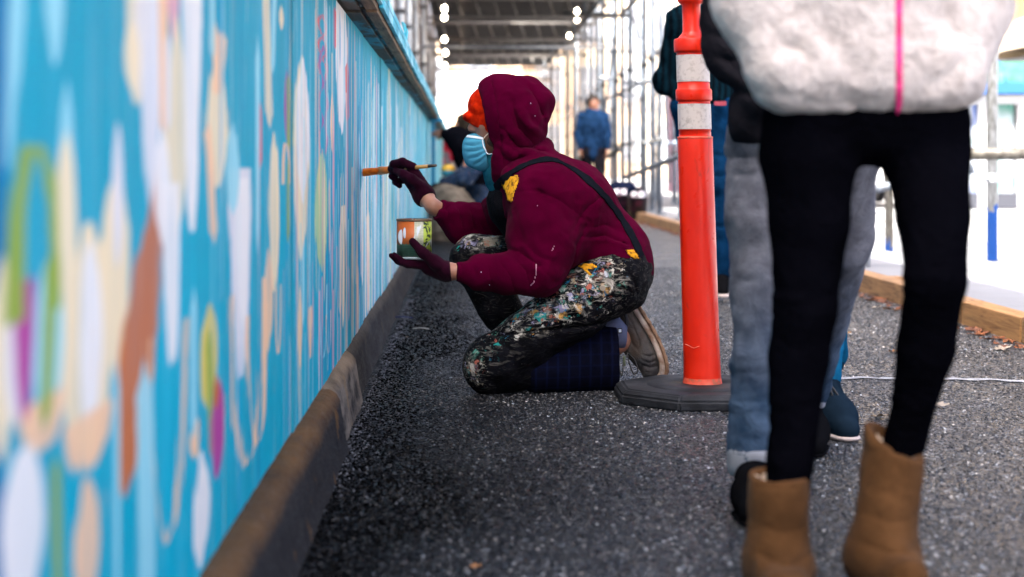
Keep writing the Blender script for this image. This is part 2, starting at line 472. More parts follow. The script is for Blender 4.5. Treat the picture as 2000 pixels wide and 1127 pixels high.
# kerb stones at the foot of the hoarding
def kerb_mat(col, moss):
    m = M('kerb concrete', col, .9, Specular_IOR_Level=.12)
    n = m.noise(9, 6, m.map((1, .5, 1.6))); f = m.noise(150, 3); st = m.noise(5, 5, m.map((1, .35, 1)))
    c = m.mix(m.ramp(n.outputs[0], [(.38, 0.0), (.6, .9)]), col, (.014, .014, .016))
    sp = m.n('ShaderNodeSeparateXYZ'); m.l(m.co, sp.inputs[0])
    top = m.ramp(m.math('ADD', sp.outputs[2], m.math('MULTIPLY', st.outputs[0], .05)), [(.142, 0.0), (.175, 1.0)])
    c = m.mix(m.math('MULTIPLY', top, m.ramp(n.outputs[0], [(.35, .85), (.75, .3)])), c, moss)
    c = m.mix(m.ramp(f.outputs[0], [(.5, 0.0), (.8, .35)]), c, (.22, .21, .2))
    c = m.mix(m.ramp(m.noise(11, 4).outputs[0], [(.62, 0.0), (.68, .8)]), c, tuple(x * .8 for x in moss))
    m.color(c); m.bump(f.outputs[0], .6, .004); m.bump(m.noise(30, 6).outputs[0], .8, .012)
    return m.m
KD, KL, KG = kerb_mat((.020, .020, .021), (.17, .085, .03)), kerb_mat((.20, .165, .13), (.30, .20, .11)), kerb_mat((.035, .035, .035), (.09, .07, .05))
def kerb(y0, y1, dx, mat, label, n):
    prof = [(-.42, .0), (-.42, .158), (-.352, .156), (-.336, .144), (-.327, .130), (-.315, .06), (-.305, 0.0), (-.295, -.02)]
    ys = np.linspace(y0, y1, n); V = []
    for j, y in enumerate(ys):
        for k, (x, z) in enumerate(prof):
            q = vnoise(np.array([[x * 30, y * 9, z * 30]]))[0]; q2 = vnoise(np.array([[x * 60, y * 40, z * 60]]))[0]
            mv = 1 if 1 < k < 7 else 0
            V.append((x + dx * (k > 1) + mv * (.0022 * q + .0016 * q2), y, z + mv * (.003 * q + .002 * q2) * (z > .03)))
    L = len(prof); Q = [(j * L + k, j * L + k + 1, (j + 1) * L + k + 1, (j + 1) * L + k) for j in range(n - 1) for k in range(L - 1)]
    me = arr_mesh('kerb_stone', V, Q)
    o = link('kerb_stone', me, None, mat)
    bm = bmesh.new(); bm.from_mesh(me)
    es = [e for e in bm.edges if e.is_boundary and abs(e.verts[0].co.y - e.verts[1].co.y) < 1e-5]
    bmesh.ops.edgeloop_fill(bm, edges=[e for e in es if abs(e.verts[0].co.y - y0) < 1e-4])
    bmesh.ops.edgeloop_fill(bm, edges=[e for e in es if abs(e.verts[0].co.y - y1) < 1e-4])
    bmesh.ops.recalc_face_normals(bm, faces=bm.faces); bm.to_mesh(me); bm.free()
    tag(o, label, 'kerb', 'kerb stones under the painted hoarding'); return o
kerb(.6, 4.12, .016, KD, 'black stained kerb stone with mossy orange edge, nearest under the mural', 300)
kerb(4.125, 4.98, .000, KL, 'short pale kerb stone between the dark near one and the grey run', 90)
kerb(4.985, 8.4, -.012, KG, 'grey kerb stone beside the painter, below the held paint tin', 160)
kerb(8.405, 16, -.014, KG, 'grey kerb stone behind the painter, past the paint tin', 90)
kerb(16.005, 30, -.014, KG, 'farthest grey kerb stone at the end of the hoarding', 60)

# ================================================================ painted hoarding
CY = (.0, .41, .55)
PAL = dict(cream=(1.0, .80, .50), white=(.93, .89, .84), lav=(.84, .80, .80), peach=(1.0, .62, .36), brown=(.62, .16, .035),
           green=(.30, .42, .03), pgreen=(.45, .66, .33), mag=(.50, .05, .30), red=(.75, .10, .12), dteal=(.0, .22, .40),
           pale=(.36, .74, .80), blue=(.0, .34, .62), pink=(.90, .42, .46), yel=(.80, .62, .12), deep=(.0, .16, .38))
STROKES = []   # (Dtop, Dbot, half width, ztop, zbot, colour, kind, edge)
def zz(py, D): return CAMZ + (VY - py) * D / FPX
def st(x0, x1, y0, y1, c, kind='drip', lean=0, th=None):
    D0, D1 = wd(x0), wd(x1); Dm = wd((x0 + x1) / 2); Db = wd((x0 + x1) / 2 + lean)
    STROKES.append((Dm, Db, (D1 - D0) / 2 * (1.18 if x1 < 560 and kind not in ('line', 'U', 'arch') else 1), zz(y0, Dm), zz(y1, Db), PAL[c] if isinstance(c, str) else c, kind, th))
for a in [
 (-60, 8, -100, 1300, 'deep', 'drip'), (-90, 14, 880, 1500, 'deep', 'lens'),
 (20, 48, -80, 330, 'pale', 'drip', -25), (78, 124, -60, 125, 'pale', 'drip'), (112, 140, 150, 560, 'pale', 'lens'),
 (236, 306, -120, 210, 'cream', 'drip'), (262, 322, -100, 420, 'lav', 'drip'), (240, 272, 40, 180, 'cream', 'lens'),
 (306, 326, -100, 330, 'peach', 'drip'), (322, 352, -100, 90, 'pink', 'drip'),
 (326, 362, 30, 470, 'cream', 'lens'), (350, 396, -120, 455, 'white', 'drip'), (318, 334, 60, 260, 'lav', 'line'),
 (100, 150, 250, 800, 'cream', 'lens'), (120, 220, 430, 905, 'cream', 'lens'), (60, 120, 500, 840, 'pale', 'lens'),
 (196, 250, 330, 745, 'cream', 'lens'), (216, 236, 240, 520, 'lav', 'lens'), (150, 196, 470, 840, 'white', 'lens'),
 (128, 222, 800, 912, 'peach', 'bowl'), (42, 128, 770, 880, 'peach', 'bowl'),
 (284, 340, 270, 965, 'brown', 'leaf', -68),
 (-22, 20, 500, 900, 'cream', 'lens'), (8, 40, 530, 830, 'lav', 'lens'), (22, 66, 545, 818, 'mag', 'drip'),
 (10, 118, 285, 620, 'green', 'arch', 0, .32), (78, 112, 480, 850, 'green', 'line', -10), (92, 118, 880, 1200, 'green', 'line', 6),
 (6, 84, 868, 1180, 'white', 'ell'), (146, 188, 925, 1200, 'peach', 'lens'), (218, 232, 700, 1200, 'pale', 'line'),
 (286, 368, 640, 1052, 'peach', 'U', 0, .16), (258, 300, 700, 1200, 'pale', 'line', 8),
 (314, 352, 360, 716, 'white', 'drip'), (300, 330, 250, 480, 'white', 'lens'),
 (408, 446, 110, 372, 'cream', 'lens'), (414, 430, 40, 130, 'peach', 'lens'), (424, 452, 60, 190, 'peach', 'line', -14),
 (398, 420, 230, 480, 'peach', 'line', 14), (450, 498, 330, 740, 'lav', 'drip'), (462, 492, 350, 640, 'white', 'drip'),
 (412, 424, -60, 120, 'pale', 'line'), (446, 470, 240, 420, 'pale', 'lens'),
 (398, 430, 590, 800, 'yel', 'lens', -4), (402, 420, 640, 900, 'green', 'line', 8), (416, 440, 735, 936, 'mag', 'lens'), (420, 432, 730, 800, 'brown', 'lens'),
 (378, 412, 880, 1112, 'white', 'lens'), (370, 392, 818, 892, 'peach', 'ell'),
 (452, 524, 560, 905, 'peach', 'U', 0, .17), (486, 528, 600, 865, 'peach', 'U', 0, .2), (368, 384, 560, 860, 'pale', 'line'),
 (512, 532, -60, 260, 'cream', 'line', 8), (506, 516, 200, 330, 'red', 'line'), (528, 548, 255, 570, 'cream', 'lens'),
 (534, 546, -60, 150, 'pale', 'line', -5), (548, 556, 10, 60, 'cream', 'lens'), (558, 566, 135, 280, 'mag', 'lens'), (560, 572, 140, 300, 'green', 'line', 2),
 (571, 604, 105, 512, 'cream', 'lens'), (577, 604, 110, 400, 'white', 'lens'), (552, 570, 280, 360, 'peach', 'arch', 0, .3), (560, 568, 300, 480, 'green', 'line'),
 (614, 641, 290, 530, 'pgreen', 'lens'), (618, 640, 30, 150, 'red', 'loop', 0, .2), (620, 642, 90, 300, 'mag', 'loop', 0, .2),
 (654, 680, -60, 262, 'white', 'lens'), (644, 652, 180, 300, 'peach', 'lens'), (650, 656, 10, 100, 'red', 'line'),
 (580, 590, 560, 720, 'peach', 'lens'), (600, 610, 600, 700, 'peach', 'drip'), (588, 594, 470, 640, 'pale', 'line'), (540, 552, 560, 690, 'peach', 'U', 0, .2),
 (520, 534, 480, 690, 'peach', 'lens'), (672, 684, 120, 240, 'red', 'line'), (677, 681, 280, 420, 'mag', 'line'), (664, 676, 400, 640, 'cream', 'drip'),
 (622, 640, 560, 700, 'pale', 'U', 0, .2), (636, 646, 610, 690, 'peach', 'U', 0, .2), (500, 512, 60, 500, 'pale', 'line'), (660, 668, 430, 620, 'cream', 'line'),
 (703, 712, 345, 560, 'white', 'line'), (697, 702, 200, 600, 'dteal', 'line'), (716, 724, 400, 620, 'cream', 'line'), (686, 694, 380, 560, 'pale', 'line'),
]: st(*a)
rs = random.Random(11)
for i in range(1000):
    px = rs.uniform(395, 868) if i % 3 else rs.uniform(660, 868); D = wd(px)
    if D > 30: continue
    w = rs.choice([.004, .006, .009, .013, .02]) * (1 + D * .16) * (.55 if D < 4 else 1)
    z1 = rs.uniform(.25, 1.25); ln = rs.uniform(.12, .7) * (1.2 if D > 5 else .8)
    if D < 3.3 and rs.random() < .82: continue
    far = D > 6
    c = rs.choice(['cream', 'pale', 'peach', 'pale', 'white', 'dteal', 'blue', 'pale', 'pink', 'blue', 'cream', 'dteal'] if not far else ['white', 'white', 'cream', 'pale', 'pale', 'cream', 'dteal', 'pgreen', 'white', 'lav', 'pink'])
    STROKES.append((D, D + rs.uniform(-.01, .01), w, z1, z1 - ln, PAL[c], rs.choice(['line', 'lens', 'drip', 'U' if not far else 'line']), .201 if far else .199))
def paint(D, z):
    n = D.shape; p = np.stack([D * 3, z * 2, D * 0], -1)
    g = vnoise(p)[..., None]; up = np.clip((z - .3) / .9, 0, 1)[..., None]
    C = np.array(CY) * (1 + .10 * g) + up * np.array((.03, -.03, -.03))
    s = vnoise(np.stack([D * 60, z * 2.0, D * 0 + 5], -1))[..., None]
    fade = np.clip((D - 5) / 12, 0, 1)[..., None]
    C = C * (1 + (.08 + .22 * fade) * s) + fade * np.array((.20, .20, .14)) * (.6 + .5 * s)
    wob = .25 * vnoise(np.stack([D * 8, z * 12, D * 0 + 9], -1)) + .12 * vnoise(np.stack([D * 40, z * 60, D * 0], -1))
    brush = vnoise(np.stack([D * 55, z * 2.5, D * 0 + 3], -1)); film = vnoise(np.stack([D * 14, z * 3.5, D * 0 + 14], -1))
    Dmin, Dmax = D.min(), D.max()
    for (Dt, Db, w, zt, zb, c, kind, th) in STROKES:
        if max(Dt, Db) + w * 1.5 < Dmin or min(Dt, Db) - w * 1.5 > Dmax: continue
        t = (zt - z) / (zt - zb); cen = Dt + (Db - Dt) * np.clip(t, 0, 1)
        u = (D - cen) / w + wob * .3
        tc = np.clip(t, 0, 1)
        if kind in ('drip', 'lens', 'ell', 'leaf', 'line'):
            prof = {'drip': np.clip(1 - tc, 0, 1) ** .40 * np.clip(.8 + tc, 0, 1), 'lens': np.sin(np.pi * tc) ** .6, 'ell': np.sqrt(np.clip(1 - (2 * tc - 1) ** 2, 0, 1)),
                    'leaf': np.sin(np.pi * tc ** 1.5) ** .65, 'line': .8 * np.minimum(1, 8 * np.minimum(tc, 1 - tc))}[kind]
            d = prof - np.abs(u)
        elif kind == 'bowl': d = np.sqrt(np.clip(1 - tc * tc, 0, 1)) - np.abs(u)
        elif kind == 'U': d = th - np.abs(np.abs(u) - np.sqrt(np.clip(1 - tc ** 2.2, 0, 1)) * .85)
        elif kind == 'arch': d = th - np.abs(np.abs(u) - np.sqrt(np.clip(1 - (1 - tc) ** 3, 0, 1)) * .7)
        else: d = th - np.abs(np.abs(u) - .7 * np.abs(np.sin(tc * 9)))
        soft = .16 if w > .02 else .24
        d = d + (.16 * brush if w > .01 else 0); a = np.clip(d / soft, 0, 1) * ((t > 0) & (t < 1))
        a = (a * np.clip(.92 + .14 * brush + .16 * film, 0, 1))[..., None]
        a = np.clip(a * (.62 if th == .199 else (.85 if th == .201 else 1)), 0, .96)
        C = C * (1 - a) + np.array(c) * a
    # thin sketch lines and splatter
    k = vnoise(np.stack([D * 22, z * 1.3, D * 0 + 31], -1)); a = (np.clip(1 - np.abs(k) / .03, 0, 1) * .18)[..., None]
    C = C * (1 - a) + np.array(PAL['peach']) * a
    return np.clip(C, 0, 1)
def mural_mat():
    m = M('mural paint on plywood', (.1, .5, .7), .62, Specular_IOR_Level=.03)
    at = m.n('ShaderNodeAttribute'); at.attribute_name = 'paint'
    v = m.noise(60, 4, m.map((1, 1, .12)))
    c = m.mix(m.ramp(v.outputs[0], [(.45, 0.0), (.75, .07)]), at.outputs['Color'], (.75, .9, .95))
    c = m.mix(m.ramp(m.noise(90, 3, m.map((1, 1, .08))).outputs[0], [(.58, 0.0), (.70, .22)]), c, (.0, .22, .36))
    m.color(c)
    m.bump(m.noise(110, 4, m.map((1, 1, .05))).outputs[0], .5, .004); m.bump(m.noise(300, 3).outputs[0], .25, .002)
    return m.m
MM = mural_mat()
hoard = empty('painted_hoarding', (-.38, 12, 0), 'long turquoise plywood hoarding covered with a mural of dripping paint shapes', 'wall')
ZT = 1.185
edges = [.22 - 1.22] + [round(-.22 + 1.22 * i, 3) for i in range(1, 25)]
edges = [-.22 + 1.22 * i for i in range(0, 25)]
for i in range(len(edges) - 1):
    y0, y1 = edges[i] + .003, edges[i + 1] - .003
    dy, dz = (.005, .0055) if y1 < 3.6 else ((.0035, .006) if y1 < 9 else ((.012, .015) if y1 < 16 else (.03, .04)))
    if y1 < .9: dy, dz = .05, .05
    ny, nz = int((y1 - y0) / dy), int((ZT - .150) / dz)
    ys = np.linspace(y0, y1, ny + 1); zs = np.linspace(.150, ZT, nz + 1)
    Y, Z = np.meshgrid(ys, zs, indexing='ij')
    off = .0025 * math.sin(i * 2.3)
    X = np.full_like(Y, -.36 + off)
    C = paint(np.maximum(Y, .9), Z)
    V = np.stack([X, Y, Z], -1).reshape(-1, 3); nV = len(V)
    g = np.arange(nV).reshape(ny + 1, nz + 1)
    Q = np.stack([g[:-1, :-1], g[1:, :-1], g[1:, 1:], g[:-1, 1:]], -1).reshape(-1, 4)
    bk = np.array([(-.378, y0, .15), (-.378, y1, .15), (-.378, y1, ZT), (-.378, y0, ZT)])
    c0, c1, c2, c3 = g[0, 0], g[-1, 0], g[-1, -1], g[0, -1]; b = nV
    Q = np.concatenate([Q, [(b, b + 3, b + 2, b + 1), (c0, c3, b + 3, b), (c1, b + 1, b + 2, c2), (c3, c2, b + 2, b + 3), (c0, b, b + 1, c1)]])
    me = arr_mesh('mural_panel', np.concatenate([V, bk]), Q, False)
    col = np.ones((nV + 4, 4), np.float32); col[:nV, :3] = C.reshape(-1, 3); col[nV:, :3] = (.25, .18, .1)
    at = me.color_attributes.new('paint', 'FLOAT_COLOR', 'POINT'); at.data.foreach_set('color', col.ravel())
    attach(link('mural_panel', me, None, MM), hoard)
attach(box('seam_blocker', (-.42, -.4, .16), (-.381, 29, 1.18), M('dark seam blocker', (.02, .018, .016), .9).m), hoard)  # added dark box, keeps light from behind out of the panel seams
# capping boards along the top
def wood(name, col, dark, ax='Y', rough=.75, sc=1.0, stain=None, b=.5, stain_r=(.5, .6)):
    m = M(name, col, rough)
    s = {'Y': (8, .6, 8), 'X': (.6, 8, 8), 'Z': (8, 8, .6)}[ax]
    g = m.noise(7 * sc, 6, m.map(s), dist=.6); f = m.noise(3, 3)
    c = m.ramp(g.outputs[0], [(.3, dark), (.5, col), (.72, tuple(min(1, x * 1.35) for x in col[:3]))])
    c = m.mix(m.ramp(f.outputs[0], [(.4, 0.0), (.8, .4)]), c, dark)
    if stain: c = m.mix(m.ramp(m.noise(9, 5, m.map((1, .35, 1))).outputs[0], [(stain_r[0], 0.0), (stain_r[1], .9)]), c, stain)
    m.color(c); m.bump(g.outputs[0], b, .006); return m.m
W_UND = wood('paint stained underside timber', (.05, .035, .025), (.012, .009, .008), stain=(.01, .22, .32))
W_FAS = wood('weathered brown timber', (.22, .13, .07), (.04, .024, .015))
W_CYP = wood('turquoise painted timber', (.06, .46, .58), (.03, .28, .38), stain=(.35, .72, .80))
y = .2; k = 0
while y < 29:
    L = 2.4 if y < 12 else 4.2
    y1 = min(y + L - .006, 29); dz = .006 * math.sin(k * 1.7); k += 1
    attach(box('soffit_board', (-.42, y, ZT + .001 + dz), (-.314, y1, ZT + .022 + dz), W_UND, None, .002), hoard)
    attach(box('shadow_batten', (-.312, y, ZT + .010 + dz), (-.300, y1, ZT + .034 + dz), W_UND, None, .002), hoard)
    attach(box('fascia_board', (-.298, y, ZT + .002 + dz), (-.262, y1, ZT + .05 + dz), W_FAS, None, .003), hoard)
    attach(box('cap_rail', (-.43, y, ZT + .052 + dz), (-.243, y1, ZT + .078 + dz), W_CYP, None, .004), hoard)
    attach(box('edge_trim', (-.258, y + .01, ZT + .016 + dz), (-.244, y1 - .01, ZT + .05 + dz), W_CYP, None, .002), hoard)
    y += L
scr = M('dark screw heads', (.25, .25, .26), .4, Metallic=.8).m
sm = None
for i in range(26):
    yy = 3.6 + i * .42
    if sm is None:
        bm = bmesh.new(); bmesh.ops.create_cone(bm, cap_ends=True, segments=10, radius1=.005, radius2=.004, depth=.006); sm = bm_mesh('screw', bm)
    s = link('screw', sm, None, scr); s.location = (-.306, yy, ZT + .0075); attach(s, hoard)
# wire ties looped over the rail, and the blue post with its bracket
MAT_BLUE = M('bright blue paint', (.01, .26, .44), .4).m
tie = M('turquoise wire', (.03, .42, .52), .5).m
for yy in (6.9, 7.15):
    attach(tube('wire_tie', smooth_path([(-.25, yy, ZT + .079), (-.245, yy + .03, ZT + .12), (-.26, yy + .06, ZT + .14), (-.25, yy + .09, ZT + .10), (-.252, yy + .12, ZT + .079)], 16), .0035, tie, None, 6), hoard)
ps = empty('hoarding_post', (-.31, 16.6, 0), 'bright blue post with a bracket standing against the far mural', 'post')
attach(box('post', (-.325, 16.52, .0), (-.285, 16.60, ZT - .03), MAT_BLUE, None, .004), ps)
attach(box('bracket', (-.335, 16.45, ZT - .03), (-.20, 16.72, ZT + .0), MAT_BLUE, None, .006), ps)

# ================================================================ timbers on the right side of the walkway
MRL = None
W_TIM = wood('raw pine sleeper', (.34, .19, .085), (.13, .062, .028), stain=(.05, .03, .02), stain_r=(.58, .8))
W_TIM2 = wood('orange pine sleeper end', (.42, .22, .08), (.17, .075, .025))
tl = [(3.6, 6.62, 'nearest pine sleeper lying along the walkway edge'), (6.64, 7.42, 'short orange pine sleeper butted between two long ones'), (7.43, 10.3, 'pine sleeper behind the walking woman, along the walkway edge'),
      (10.32, 13.6, 'fourth pine sleeper from the camera along the walkway edge'), (13.62, 17, 'pine sleeper with leaves against it, just past the orange post'), (17.02, 20.6, 'pine sleeper in front of the dark buckets'),
      (20.62, 25, 'pine sleeper beside the dark buckets'), (25.02, 31, 'farthest pine sleeper of the walkway edge')]
for i, (a, b, lb) in enumerate(tl):
    o = box('timber_sleeper', (2.255 + .004 * math.sin(i * 3), a, -.006), (2.365, b, .105 + .003 * math.sin(i * 5)), W_TIM2 if i == 1 else W_TIM, None, .006)
    tag(o, lb, 'sleeper', 'timber sleepers edging the walkway')
for (px, py, Y, w, l, lb) in [(1945, 622, 7.35, .15, .12, 'pale wood offcut lying behind the joint of two sleepers'), (1735, 552, 9.6, .20, .10, 'thin wood offcut behind the sleeper, between the woman\'s legs')]:
    c = P(px, py, Y)
    bm = bmesh.new(); add_box(bm, (c.x - w / 2, Y - l / 2, -.004), (c.x + w / 2, Y + l / 2, .065), .004, Matrix.Rotation(.4, 3, 'Z'))
    tag(link('wood_offcut', bm_mesh('wood_offcut', bm), None, W_TIM), lb, 'wood block')

# ================================================================ overhead scaffold deck
MG = M('galvanised steel', (.50, .53, .57), .42, Metallic=.75)
MG.color(MG.ramp(MG.noise(9, 5, MG.map((3, 3, .6))).outputs[0], [(.3, (.26, .28, .31)), (.7, (.62, .66, .71))])); MG = MG.m
def rusty(name, c1, c2):
    m = M(name, c1, .55, Metallic=.3)
    m.color(m.ramp(m.noise(12, 6, m.map((2, 2, .7))).outputs[0], [(.35, c2), (.6, c1), (.8, tuple(min(1, x * 1.5) for x in c1))])); m.bump(m.noise(80, 4).outputs[0], .3, .002); return m.m
MP = rusty('pole steel, dull', (.20, .24, .29), (.10, .11, .13))
MPG = rusty('pole steel, blue grey', (.26, .32, .40), (.15, .18, .22))
MRL = rusty('weathered rail steel', (.085, .08, .07), (.03, .026, .022))
MDARK = rusty('dark steel', (.10, .11, .12), (.04, .035, .03))
MDK = M('sooty deck planks', (.035, .034, .036), .8, Specular_IOR_Level=.1)
MDK.color(MDK.ramp(MDK.noise(3, 5, MDK.map((6, .4, 1))).outputs[0], [(.3, (.008, .008, .010)), (.7, (.035, .033, .033))])); MDK = MDK.m
MTR = rusty('dull lattice steel', (.26, .25, .24), (.10, .09, .08))
MBT = rusty('rusty brown tube', (.20, .12, .07), (.09, .05, .03))
MBR = M('brown netting boards', (.10, .06, .035), .8).m
ZD = 4.0
bays = [(25.2, 31.85), (31.95, 37.3), (37.5, 42.4), (42.6, 48.6), (48.9, 54.6)]
dl = None
for i, (a, b) in enumerate(bays):
    lb = ['nearest, at the top edge of the picture', 'second visible from the top of the picture', 'third visible from the top', 'fourth visible from the top', 'farthest, above the hood'][i]
    dk = empty('scaffold_deck', (.9, (a + b) / 2, ZD), 'dark plank deck bay of the overhead scaffold, ' + lb, 'deck', 'overhead scaffold decks')
    for j in range(11):
        x0 = -.62 + j * .303
        attach(box('deck_plank', (x0, a, ZD + .006 * (j % 3)), (x0 + .302, b, ZD + .05), MDK), dk)
    attach(box('side_board', (-.68, a, ZD - .02), (-.63, b, ZD + .16), MDK), dk); attach(box('side_board', (2.725, a, ZD - .02), (2.77, b, ZD + .16), MDK), dk)
def truss(Y, z, lb):
    t = empty('lattice_beam', (.9, Y, z), lb, 'scaffold beam', 'lattice beams under the overhead deck')
    for zz_ in (0, -.36): attach(tube('chord', [(-1.0, Y, z + zz_), (3.0, Y, z + zz_)], .03, MTR, None, 8), t)
    for j in range(11): attach(tube('rung', [(-.85 + j * .36, Y, z - .03), (-.75 + j * .36, Y, z - .33)], .02, MTR, None, 6), t)
for Y, z, q in [(31.9, ZD - .05, 'first, nearest to the camera'), (37.4, ZD - .05, 'second from the camera'), (42.5, ZD - .05, 'third from the camera'), (48.8, ZD - .05, 'fourth from the camera'), (54.9, ZD - .05, 'farthest, lowest in the picture')]:
    truss(Y, z, 'grey lattice beam with slanting rungs under the scaffold deck, ' + q)

# scaffold poles: one with a collar, then copies
def pole_proto(X, Y, h, r, mat, lb, grp, clamps=(1.2, 2.4)):
    p = empty('scaffold_pole', (X, Y, 0), lb, 'scaffold pole', grp)
    tube('upright', [(0, 0, .02), (0, 0, h)], r, mat, p, 10)
    box('base_plate', (-.07, -.07, -.008), (.07, .07, .012), mat, p)
    for z in clamps:
        c = tube('coupler', [(0, 0, z), (0, 0, z + .06)], r * 1.55, MDARK, p, 10)
        tube('bolt', [(-r * 1.9, -.01, z + .03), (r * 1.9, -.01, z + .03)], .010, MDARK, c, 6)
    return p
ORD = ['nearest', 'second', 'third', 'fourth', 'fifth', 'sixth', 'seventh', 'eighth', 'ninth', 'tenth', 'eleventh', 'twelfth', 'thirteenth', 'fourteenth', 'fifteenth', 'sixteenth', 'seventeenth']
def row(X, Ys, h, r, mat, lb, grp, clamps):
    p0 = pole_proto(X, Ys[0], h, r, mat, 'nearest ' + lb, grp, clamps)
    for i, y in enumerate(Ys[1:]):
        c = copy_tree(p0); c['label'] = (ORD[i + 1] if i < len(Ys) - 2 else 'farthest') + ' ' + lb; c.location = (X + .05 * math.sin(i * 2.1), y, 0); c.rotation_euler = (rnd.uniform(-.006, .006), rnd.uniform(-.006, .006), rnd.uniform(0, 6))
row(2.88, [18.8, 20.4, 22.0, 23.7, 25.0, 26.4, 28.0, 29.6, 31.4, 33.2, 35.2, 37.4, 39.8, 42.4, 45.4, 49, 53.5], 7, .040, MP, 'grey scaffold upright in the inner row on the street side', 'inner row of scaffold uprights', (1.05, 2.3, 3.9))
row(3.85, [19.4, 22.3, 24.1, 26.0, 28.0, 30.2, 32.6, 35.4, 38.4, 42, 46, 50.5, 55], 7, .044, MPG, 'blue-grey scaffold upright in the outer row on the street', 'outer row of scaffold uprights', (.9, 2.1, 3.9))
row(4.9, [25, 28.4, 32, 36, 41, 47, 54], 7, .045, MPG, 'blue-grey scaffold upright in the third row, out in the street', 'third row of scaffold uprights', (1.4, 3.1))
row(-.80, [13.2, 14.9, 16.6, 18.4, 20.4, 22.7, 25.2, 28, 31.2, 34.8, 39, 44], 7, .05, MG, 'galvanised scaffold upright standing behind the turquoise hoarding', 'scaffold uprights behind the hoarding', (1.7, 2.6, 3.7))
row(2.45, [33, 36.5, 40, 44.5, 49, 55], 5, .03, MP, 'slim scaffold upright at the inner edge of the far deck', 'slim uprights under the far deck', (1.4, 2.9))
# ledgers and braces between them
LG = 'grey scaffold ledger tubes'
for (a, b, r, m, lb) in [
  (P(1128, 310, 30), P(1186, 271, 25), .034, MP, 'pale tube rising to the right behind the painter\'s back'),
  (P(1180, 309, 27), P(1212, 291, 24), .034, MDARK, 'short dark handrail tube right of the pale one behind the painter'),
  (P(1222, 346, 23), P(1345, 298, 17), .032, MP, 'long pale handrail tube ending behind the orange post'),
  ((-1.0, 31, 2.95), (2.9, 31, 2.95), .03, MG, 'cross tube under the first lattice beam'),
  ((-1.2, 57, 4.0), (3.2, 57, 4.05), .035, MBT, 'brown cross tube just beyond the far end of the deck'), ((-1.2, 59, 3.8), (3.2, 59, 3.75), .035, MBT, 'brown cross tube, second beyond the deck'), ((-1.2, 62, 3.55), (3.2, 62, 3.6), .035, MBT, 'brown cross tube, lowest beyond the deck'),
  (P(1100, 25, 30.9), P(1235, 31, 30.9), .045, MDARK, 'dark ledger tube joining uprights near the top right of the deck'),
  (P(1085, 77, 38), P(1180, 78, 38), .04, MG, 'grey ledger tube right of the second deck'),
  (P(1165, 152, 26.1), P(1196, 152, 26.1), .03, MG, 'short tie tube above the blue-jacketed passer-by'),
  (P(1208, 187, 28), P(1240, 187, 28), .03, MG, 'short tie tube right of the blue-jacketed passer-by'),
  (P(1180, -12, 24.5), P(1100, 100, 36), .04, MDARK, 'steep dark diagonal brace beside the deck'),
  (P(1255, -14, 22), P(1212, 30, 26), .036, MDARK, 'dark diagonal brace near the top, right of the deck'),
  (P(1232, 10, 26), P(1250, 78, 26), .036, MG, 'light leaning brace at the top right of the deck'),
  (P(1300, -20, 22), P(1345, 60, 22), .036, MG, 'light leaning brace above the person behind the post'),
  ((2.9, 18.5, 3.95), (2.9, 55, 3.95), .03, MG, 'long ledger tube along the deck edge above the uprights'),
  ((3.87, 19, 3.0), (3.87, 55, 3.0), .03, MG, 'long outer ledger tube above the street'),
  ((2.9, 26, 1.05), (3.9, 26, 1.1), .028, MPG, 'low tie tube between the two rows, lowest of the ties'), ((2.9, 29.6, 2.2), (3.9, 29.8, 2.2), .028, MPG, 'tie tube between the rows at head height'), ((2.9, 33, 3.0), (4.95, 33, 3.0), .03, MPG, 'tie tube across three rows of uprights'), ((2.9, 24, 2.9), (3.9, 31, .4), .028, MPG, 'thin falling diagonal brace between the rows'), ((2.9, 36, .3), (2.9, 31, 3.4), .03, MPG, 'far rising diagonal brace in the inner row'),
  ((2.9, 24, 2.05), (2.9, 55, 2.05), .026, MG, 'long middle ledger tube along the inner uprights'),
  ((-.82, 13, 3.4), (-.82, 46, 3.4), .035, MG, 'long ledger tube behind the hoarding'),
  ((-1.5, 23.5, 2.95), (2.9, 23.5, 4.3), .03, MDARK, 'dark sloping cross tube high over the walkway')]:
    tag(tube('scaffold_tube', [a, b], r, m, None, 10), lb, 'scaffold tube', LG)
for i, (yy, z) in enumerate([(14.2, 1.75), (16.2, 2.4), (18.3, 2.35), (20.4, 2.9), (22.7, 2.2), (25.2, 2.6), (28, 3.0), (28, 2.2)]):
    tag(tube('tie_tube', [(-1.15, yy, z), (-.8, yy, z + .02)], .026, MG, None, 8), ORD[i] + ' short tie tube on the uprights behind the hoarding', 'scaffold tube', 'short ties behind the hoarding')
tag(tube('tie_tube', [P(776, 44, 13.4), P(748, 44, 13.4)], .012, MG, None, 8), 'thin steel rod poking out over the hoarding top', 'steel rod')
